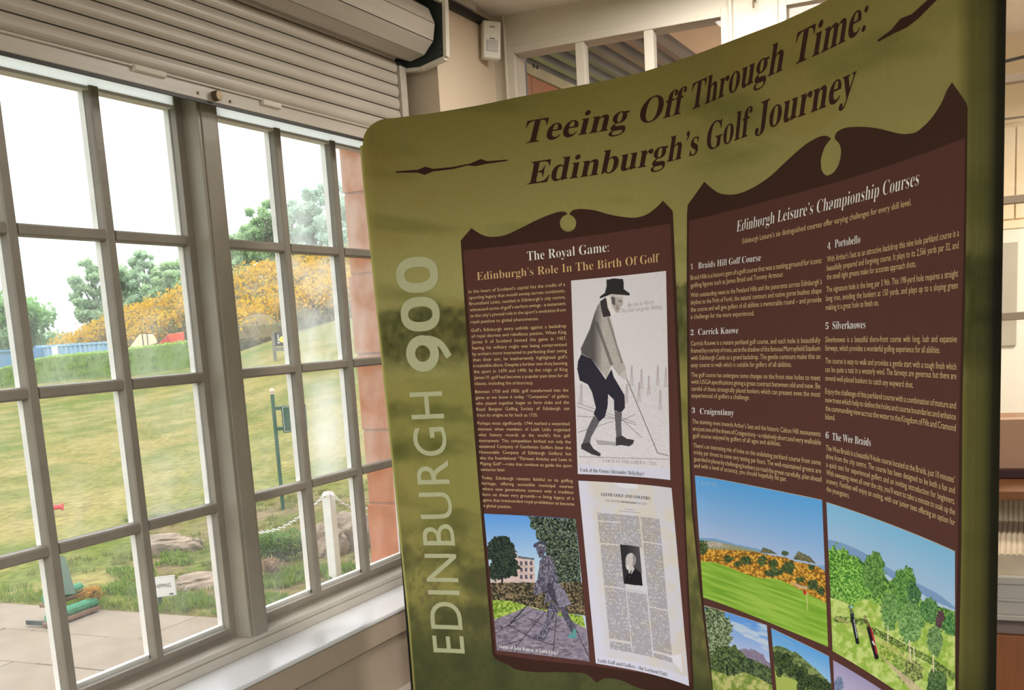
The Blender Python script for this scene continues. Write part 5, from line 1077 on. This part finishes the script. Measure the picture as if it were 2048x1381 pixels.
v_, p_ = gp(308, 52), gp(372, 52); Lv = float(np.linalg.norm((p_-v_)[:2])); yaw = math.atan2(*(p_-v_)[:2][::-1]); h = atr(350, 665, 52)[2]-v_[2]
t, part = local_thing('red_skip', tuple(v_), yaw, 'red sheeted skip with a small white triangle behind the hedge', 'skip')
part('hull', MB().add([(0, 0, h*.55), (Lv*.5, 0, h*.95), (Lv, 0, h), (Lv*.98, 0, h*.2), (Lv*.1, 0, h*.2), (0, 1.4, h*.55), (Lv*.5, 1.4, h*.95), (Lv, 1.4, h), (Lv*.98, 1.4, h*.2), (Lv*.1, 1.4, h*.2)], [(0, 1, 2, 3, 4), (5, 9, 8, 7, 6), (0, 5, 6, 1), (1, 6, 7, 2), (2, 7, 8, 3), (3, 8, 9, 4), (4, 9, 5, 0)]), mat('orange_red_paint', (226, 92, 66), .5, .1, 2), .03)
part('sheet', MB().add([(-.05, -.03, h*.5), (Lv*.48, -.03, h*.93), (Lv*.62, -.03, h*.35), (.1, -.03, h*.3)], [(0, 1, 2, 3)]), mat('dark_red_sheet', (196, 64, 54), .6, .1, 3))
part('triangle_mark', MB().add([(Lv*.72, -.02, h*.55), (Lv*.86, -.02, h*.57), (Lv*.79, -.02, h*.78)], [(0, 1, 2)]), Mt['plastic'])
# ---- black and yellow sign on the bank
b = gp(549, 32); z0 = atr(555, 714, 32)[2]; b[2] = min(b[2], z0)
a0, a1 = atr(547.5, 664, 32), atr(583, 662, 32); dr = (a1-a0); dr[2] = 0; Ls = float(np.linalg.norm(dr)); yaw = math.atan2(dr[1], dr[0]); zt = a0[2]-b[2]
t, part = local_thing('course_sign', tuple(b), yaw, 'black sign with white and yellow panels on the grass bank below the gorse', 'sign')
post = mat('grey_timber', (120, 118, 110), .8, .1, 6)
for x in (0, Ls): part('post', MB().box(x-.05, x+.05, -.04, .04, 0, zt), post)
part('rail', MB().box(0, Ls, -.03, .03, zt*.33, zt*.46), post)
part('board', MB().box(.03, Ls-.03, -.04, -.01, zt*.50, zt*.97), Mt['black'])
part('white_figure', MB().box(Ls*.25, Ls*.30, -.045, -.04, zt*.72, zt*.9).box(Ls*.21, Ls*.34, -.045, -.04, zt*.60, zt*.64).box(Ls*.22, Ls*.33, -.045, -.04, zt*.68, zt*.71), Mt['plastic'])
part('yellow_panel', MB().tube((Ls*.5, -.045, zt*.72), (Ls*.5, -.04, zt*.72), zt*.11, n=12), mat('sign_yellow', (232, 206, 60), .5, .02, 4))
part('white_panel', MB().box(Ls*.74, Ls*.95, -.045, -.04, zt*.76, zt*.95), mat('sign_pale', (216, 220, 226), .5, .02, 4))
# ---- green finger post with board
r = 11.6; b = atr(568, 1037, r); z1 = atr(543.5, 789, r)[2]
t, part = local_thing('sign_post', tuple(b), math.radians(-50), 'slim dark green sign post with a ball top and hanging board on the lawn', 'sign')
H = z1-b[2]
part('post', MB().tube((0, 0, -.1), (0, 0, H), .020, n=8), Mt['greenp'])
part('ball_finial', MB().tube((0, 0, H), (0, 0, H+.012), .024, n=10).ball((0, 0, H+.033), .028, 10, 8), mat('pale_ball', (214, 196, 168), .4, .08, 40))
part('board', MB().box(.075, .33, -.012, .012, H*.845-.205, H*.905), Mt['greenp'], .01)
part('board_line', MB().box(.088, .32, -.014, -.012, H*.905-.018, H*.905-.014).box(.088, .32, -.014, -.012, H*.845-.193, H*.845-.189).box(.088, .092, -.014, -.012, H*.845-.19, H*.905-.016), Mt['plastic'])
for z in (H*.885, H*.845-.16): part('hinge', MB().box(.01, .08, -.008, .008, z-.018, z+.018), Mt['greenp'])
part('hanging_tab', MB().box(.20, .24, -.008, .008, H*.845-.225, H*.845-.204), Mt['greenp'])
fr_ = atr(566, 1040, r)
def rock(name, px, py, r, sx_, sy_, sz_, label, seed, zoff=0, yaw=0, m=None):
    rs = np.random.default_rng(seed); bm = bmesh.new(); bmesh.ops.create_icosphere(bm, subdivisions=4, radius=1)
    for v in bm.verts:
        p = np.array(v.co); f_ = 1+.30*(float(vn(np.array(p[0]*1.4+seed), np.array(p[1]*1.4+p[2]*1.1+3)))-.5)*2+.26*(float(vn(np.array(p[0]*3.4+seed), np.array(p[1]*3.4+p[2]*3.7)))-.5)+.12*(float(vn(np.array(p[0]*9+seed), np.array(p[1]*9+p[2]*8)))-.5)
        q = np.sign(p)*np.abs(p)**.8*f_; v.co = (q[0]*sx_, q[1]*sy_, q[2]*sz_)
    me = bpy.data.meshes.new(name); bm.to_mesh(me); bm.free(); me.materials.append(m or Mt['rock']); o = bpy.data.objects.new(name, me); COL.objects.link(o)
    P_ = atr(px, py, r); o.location = (P_[0], P_[1], P_[2]+EYE+zoff); o.rotation_euler = (0, 0, yaw); return tag(o, label, 'rock', 'rockery stones')
rock('rock', 330, 1094, 10.3, .30, .17, .11, 'flat-topped pale rock on the grass above the white sign', 1, yaw=-.8)
rock('rock', 398, 1176, 8.7, .25, .19, .11, 'rounded brown rock right of the white sign', 2, yaw=-.6)
rock('rock', 697, 1075, 9.6, .17, .20, .20, 'tall craggy rock right of the white post', 3, yaw=.3)
rock('rock', 648, 1092, 9.4, .15, .17, .15, 'lower grey rock left of the white post', 4, yaw=1)
rock('rock', 566, 1045, 11.4, .25, .18, .035, 'thin flat slab at the foot of the green sign post', 5, yaw=-.7)
# ---- shrub, tufts and plants
def clump(name, px, py, r, rad, n, leaf, cols, label, cat='shrub', hz=.8, nb=9, seed=5, kind=None):
    rs = np.random.default_rng(seed); P_ = atr(px, py, r); t = thing(name, (P_[0], P_[1], P_[2]), label, cat)
    cs = [P_+np.array([rs.uniform(-.6, .6)*rad, rs.uniform(-.6, .6)*rad, rad*hz*rs.uniform(.35, .8)]) for _ in range(nb)]
    inn = MB(); inn.ball(P_+[0, 0, rad*.3], rad*(.6 if rad > .15 else .3), 8, 6, (1, 1, .8)); inn.build('inner_branches', mat('branches_%d' % seed, (70, 74, 50), .95, .2, 20), t, tuple(P_))
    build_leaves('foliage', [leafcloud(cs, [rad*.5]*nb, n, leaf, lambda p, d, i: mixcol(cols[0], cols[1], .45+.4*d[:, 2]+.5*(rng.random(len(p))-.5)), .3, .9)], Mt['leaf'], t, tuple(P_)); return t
clump('shrub', 558, 1111, 9.3, .20, 2600, .022, ((66, 96, 52), (136, 168, 92)), 'round feathery green shrub under the white chain', seed=31)
clump('heather', 542, 1143, 8.5, .09, 500, .02, ((120, 104, 80), (178, 150, 120)), 'small dry brown heather in front of the green shrub', seed=32)
clump('orange_plant', 186, 1192, 8.25, .09, 420, .018, ((150, 120, 50), (214, 160, 70)), 'low orange-tinted plant behind the shoe brushes', seed=33, hz=.4)
def tufts(name, spots, hgt, cols, label, per=26, wd=.006):
    V, C_ = [], []
    for (x, y, z) in spots:
        for k in range(per):
            a = random.uniform(0, 6.283); q = random.uniform(0, .07); h = hgt*random.uniform(.5, 1.2); l_ = random.uniform(.1, .6)*h; bx, by = x+q*math.cos(a), y+q*math.sin(a)
            w_ = wd*random.uniform(.7, 1.4); tx, ty = -math.sin(a+.8)*w_, math.cos(a+.8)*w_
            V += [(bx-tx, by-ty, z), (bx+tx, by+ty, z), (bx+l_*math.cos(a), by+l_*math.sin(a), z+h)]; c = np.array(cols[0])+(np.array(cols[1])-np.array(cols[0]))*random.random(); C_ += [c]*3
    o = mkobj(name, V, np.arange(len(V)).reshape(-1, 3), Mt['leaf'], None, (0, 0, 0), vcol=lin(np.array(C_))); return tag(o, label, 'grass', kind='stuff')
sp = []
for _ in range(330):
    az = math.radians(random.uniform(31, 50)); r = random.uniform(7.2, 12.5)**1; x, y = r*math.cos(az), r*math.sin(az)
    if x > 5.74 and (r < 10.5 or math.degrees(az) < 45): sp.append((x, y, float(gz(r, math.degrees(az)))-.01))
tufts('rough_grass', sp, .055, ((104, 116, 56), (150, 148, 88)), 'rough tufted grass around the rocks beyond the patio edge', 30)
sp = [(5.74+random.random()**2*.25, random.uniform(4.4, 7.5), -1.8) for _ in range(120)]
tufts('edge_grass', sp, .06, ((104, 132, 52), (150, 164, 80)), 'bright green grass fringe along the edge of the paving', 18)
sp = []
for px, py, w_ in ((345, 1120, 30), (400, 1205, 40), (590, 1150, 35), (620, 1140, 25), (560, 1165, 30), (545, 1205, 25), (670, 1150, 35), (700, 1140, 25), (240, 1180, 40), (265, 1150, 40)):
    for _ in range(16): P_ = onZ(px+random.uniform(-w_, w_), py+random.uniform(-10, 10), -1.79); sp.append(tuple(P_))
tufts('leafy_weeds', sp, .05, ((96, 128, 52), (146, 166, 80)), 'fresh green weeds between the rocks', 24, .012)
# ---- white post and plastic chain
r = 8.3; b = atr(672, 1166, r); top = atr(655, 984, r)[2]
t = thing('chain_post', tuple(b), 'white painted timber post carrying the plastic chain beside the craggy rock', 'post')
m = MB().box(b[0]-.036, b[0]+.036, b[1]-.036, b[1]+.036, b[2]-.1, top-.012).box(b[0]-.028, b[0]+.028, b[1]-.028, b[1]+.028, top-.012, top); m.build('post', Mt['whiteout'], t, tuple(b), bevel=.004)
MB().tube(tuple(atr(651, 992, r-.05)), tuple(atr(648, 993, r-.05)), .012, n=8).build('eye_ring', Mt['plastic'], t, tuple(b))
r2_ = 9.4; b2 = atr(470, 1115, r2_); zt2 = b2[2]+.45
t2 = thing('chain_post', tuple(b2), 'white chain post mostly hidden behind the thick window post', 'post')
MB().box(b2[0]-.03, b2[0]+.03, b2[1]-.03, b2[1]+.03, b2[2]-.1, zt2).build('post', Mt['whiteout'], t2, tuple(b2), bevel=.004)
def chain(P0, ctrl, P1, label):
    c = catmull(np.array([P0]+ctrl+[P1]), 60); d = np.concatenate([[0], np.cumsum(np.linalg.norm(np.diff(c, axis=0), axis=1))]); L = d[-1]; pitch = .036; n = int(L/pitch)
    t = thing('plastic_chain', tuple(P0), label, 'chain'); proto = None
    for k in range(n):
        s_ = (k+.5)*L/n; p = np.array([np.interp(s_, d, c[:, j]) for j in range(3)]); q = np.array([np.interp(min(L, s_+.01), d, c[:, j]) for j in range(3)])
        if proto is None:
            bm_ = MB(); N_, M_ = 12, 6
            for i in range(N_):
                a = 2*math.pi*i/N_; cx, cy_ = .018*math.cos(a), .0095*math.sin(a)
                for j in range(M_):
                    u = 2*math.pi*j/M_; nx, ny = math.cos(a), math.sin(a); bm_.v.append((cx+nx*.0042*math.cos(u)+(.006 if abs(math.cos(a)) < 0 else 0), cy_+ny*.0042*math.cos(u), .0042*math.sin(u)))
            bm_.f = [(i*M_+j, ((i+1) % N_)*M_+j, ((i+1) % N_)*M_+(j+1) % M_, i*M_+(j+1) % M_) for i in range(N_) for j in range(M_)]; bm_.c = [None]*len(bm_.f)
            proto = o = bm_.build('chain_link', Mt['whiteout'], t)
        else: o = proto.copy(); COL.objects.link(o); o.parent = t
        dv = Vector(q-p).normalized(); o.rotation_mode = 'QUATERNION'
        qq = dv.to_track_quat('X', 'Z'); from mathutils import Quaternion
        o.rotation_quaternion = qq@Quaternion((1, 0, 0), math.radians(90 if k % 2 else 0)); o.location = Vector(p)-Vector(P0)
    return t
p0 = atr(649, 993, r-.02)
chain(p0, [atr(601, 1033, 8.6), atr(561, 1057, 8.8), atr(520, 1066, 9.0), atr(496, 1062, 9.15)], atr(474, 1052, 9.35), 'white plastic chain sagging left from the white post')
chain(atr(659, 986, r-.02), [atr(672, 997, 8.25), atr(690, 1010, 8.3), atr(712, 1018, 8.35), atr(740, 1016, 8.4)], atr(770, 1004, 8.5), 'white plastic chain sagging right from the white post')
b3 = atr(770, 1110, 8.5); t3 = thing('chain_post', tuple(b3), 'white chain post hidden behind the sandstone reveal', 'post')
MB().box(b3[0]-.03, b3[0]+.03, b3[1]-.03, b3[1]+.03, b3[2]-.1, float(atr(770, 1000, 8.5)[2])).build('post', Mt['whiteout'], t3, tuple(b3), bevel=.004)
# ---- practice-area sign
r = 8.05; TR, BR = atr(350, 1150.5, r), atr(354.2, 1191.5, r); BL = atr(316.7, 1196, r)
ex = (BR-BL); ex[2] = 0; ex /= np.linalg.norm(ex); hgt = float(TR[2]-BR[2]); wid = float(np.linalg.norm((BR-BL)[:2]))*1.52
t, part = local_thing('small_sign', tuple((BR-ex*wid)), math.atan2(ex[1], ex[0]), 'small white sign lettered for the chipping area on a green stake', 'sign')
part('sign_board', MB().box(0, wid, -.004, .004, 0, hgt), mat('sign_white', (236, 238, 240), .4, .01, 5), .006)
part('sign_border', MB().box(.004, wid-.004, -.0046, -.004, .003, .0045).box(.004, wid-.004, -.0046, -.004, hgt-.0045, hgt-.003).box(wid-.0045, wid-.003, -.0046, -.004, .004, hgt-.004), Mt['darkgrey'])
xk = wid*.47
part('stake', MB().box(xk-.03, xk+.0, .003, .012, -.16, .02), Mt['greenp'], .003)
_cu = bpy.data.curves.new('lettering', 'FONT'); _to = bpy.data.objects.new('lettering', _cu); COL.objects.link(_to)
_cu.body = 'CHIPPING'; me = _to.to_mesh(); vv = [tuple(q.co) for q in me.vertices]; ff = [tuple(q.vertices) for q in me.polygons]; _to.to_mesh_clear(); bpy.data.objects.remove(_to)
xm = max(q[0] for q in vv); sc_ = (wid*.65)/xm
part('lettering', MB().add([(wid*.175+q[0]*sc_, -.0052, hgt*.46+q[1]*sc_*1.45) for q in vv], ff), mat('sign_ink', (40, 40, 44), .6))
part('emblem', MB().add([(wid*.72, -.005, hgt*.08), (wid*.90, -.005, hgt*.08), (wid*.87, -.005, hgt*.13), (wid*.84, -.005, hgt*.17), (wid*.81, -.005, hgt*.13), (wid*.78, -.005, hgt*.17), (wid*.75, -.005, hgt*.13)], [(0, 1, 2, 3, 4, 5, 6)]), mat('sign_ink2', (60, 62, 66), .6))
# ---- boot brush by the patio edge
P0, P1 = onZ(141, 1238, -1.79), onZ(192, 1219, -1.79); ex = P1-P0; ex[2] = 0; Lb = float(np.linalg.norm(ex)); 
BO = tuple(P0-ex/Lb*.22)
t, part = local_thing('boot_brush', BO, math.atan2(ex[1], ex[0]), 'boot brush with green bristle rows on wooden bases and a green upright', 'brush')
Lb += .22
brist = mat('green_bristle', (70, 142, 108), .7, .2, 60)
for y0_, z0_ in ((0, 0), (.15, .09)):
    part('base_board', MB().box(y0_*1.0, Lb+y0_*.3, y0_-.045, y0_+.045, z0_, z0_+.028), mat('weathered_board', (128, 100, 80), .8, .15, 14), .005)
    m = MB(); k = int(Lb/.030)
    for i in range(k): x = .02+y0_*1.0+i*(Lb-.04-y0_*.7)/(k-1); m.tube((x-.009, y0_, z0_+.055), (x+.009, y0_, z0_+.055), .028, .041, n=10)
    part('bristle_row', m, brist)
part('crosspiece', MB().box(Lb*.06, Lb*.10, -.04, .21, .0, .03).box(Lb*.9, Lb*.94, -.04, .21, .0, .03), Mt['darkgrey'])
_yw = math.atan2(ex[1], ex[0]); _og = P0-ex/float(np.linalg.norm(ex))*float(np.linalg.norm(ex))*0
_og = np.array(BO)
def lc(p): d = np.asarray(p)-_og; return (d[0]*math.cos(_yw)+d[1]*math.sin(_yw), -d[0]*math.sin(_yw)+d[1]*math.cos(_yw), d[2])
_q = [lc(atr(a, b, rr_)) for rr_ in (8.12, 8.15) for a, b in ((112, 1192), (152, 1188), (130, 1114), (118, 1112))]
part('upright_panel', MB().add(_q, [(0, 1, 2, 3), (7, 6, 5, 4), (0, 4, 5, 1), (1, 5, 6, 2), (2, 6, 7, 3), (3, 7, 4, 0)]), mat('grey_green_sheet', (112, 140, 128), .5, .06, 6))
# ---- red tee marker
P_ = onZ(116, 1016, -1.79); P_ = atr(116, 1015, 13.2); t = thing('tee_marker', (P_[0], P_[1], P_[2]-.05), 'small red marker lying on the lawn at the left', 'marker')
MB().tube(tuple(P_+[-.06, .09, 0]), tuple(P_+[.02, -.03, 0]), .028, n=10).tube(tuple(P_+[.02, -.03, 0]), tuple(P_+[.03, -.045, 0]), .042, n=10).build('marker_body', mat('red_plastic', (206, 52, 58), .5, .04, 20), t, tuple(P_))
for o in bpy.data.objects:
    if '_o' in o: del o['_o']
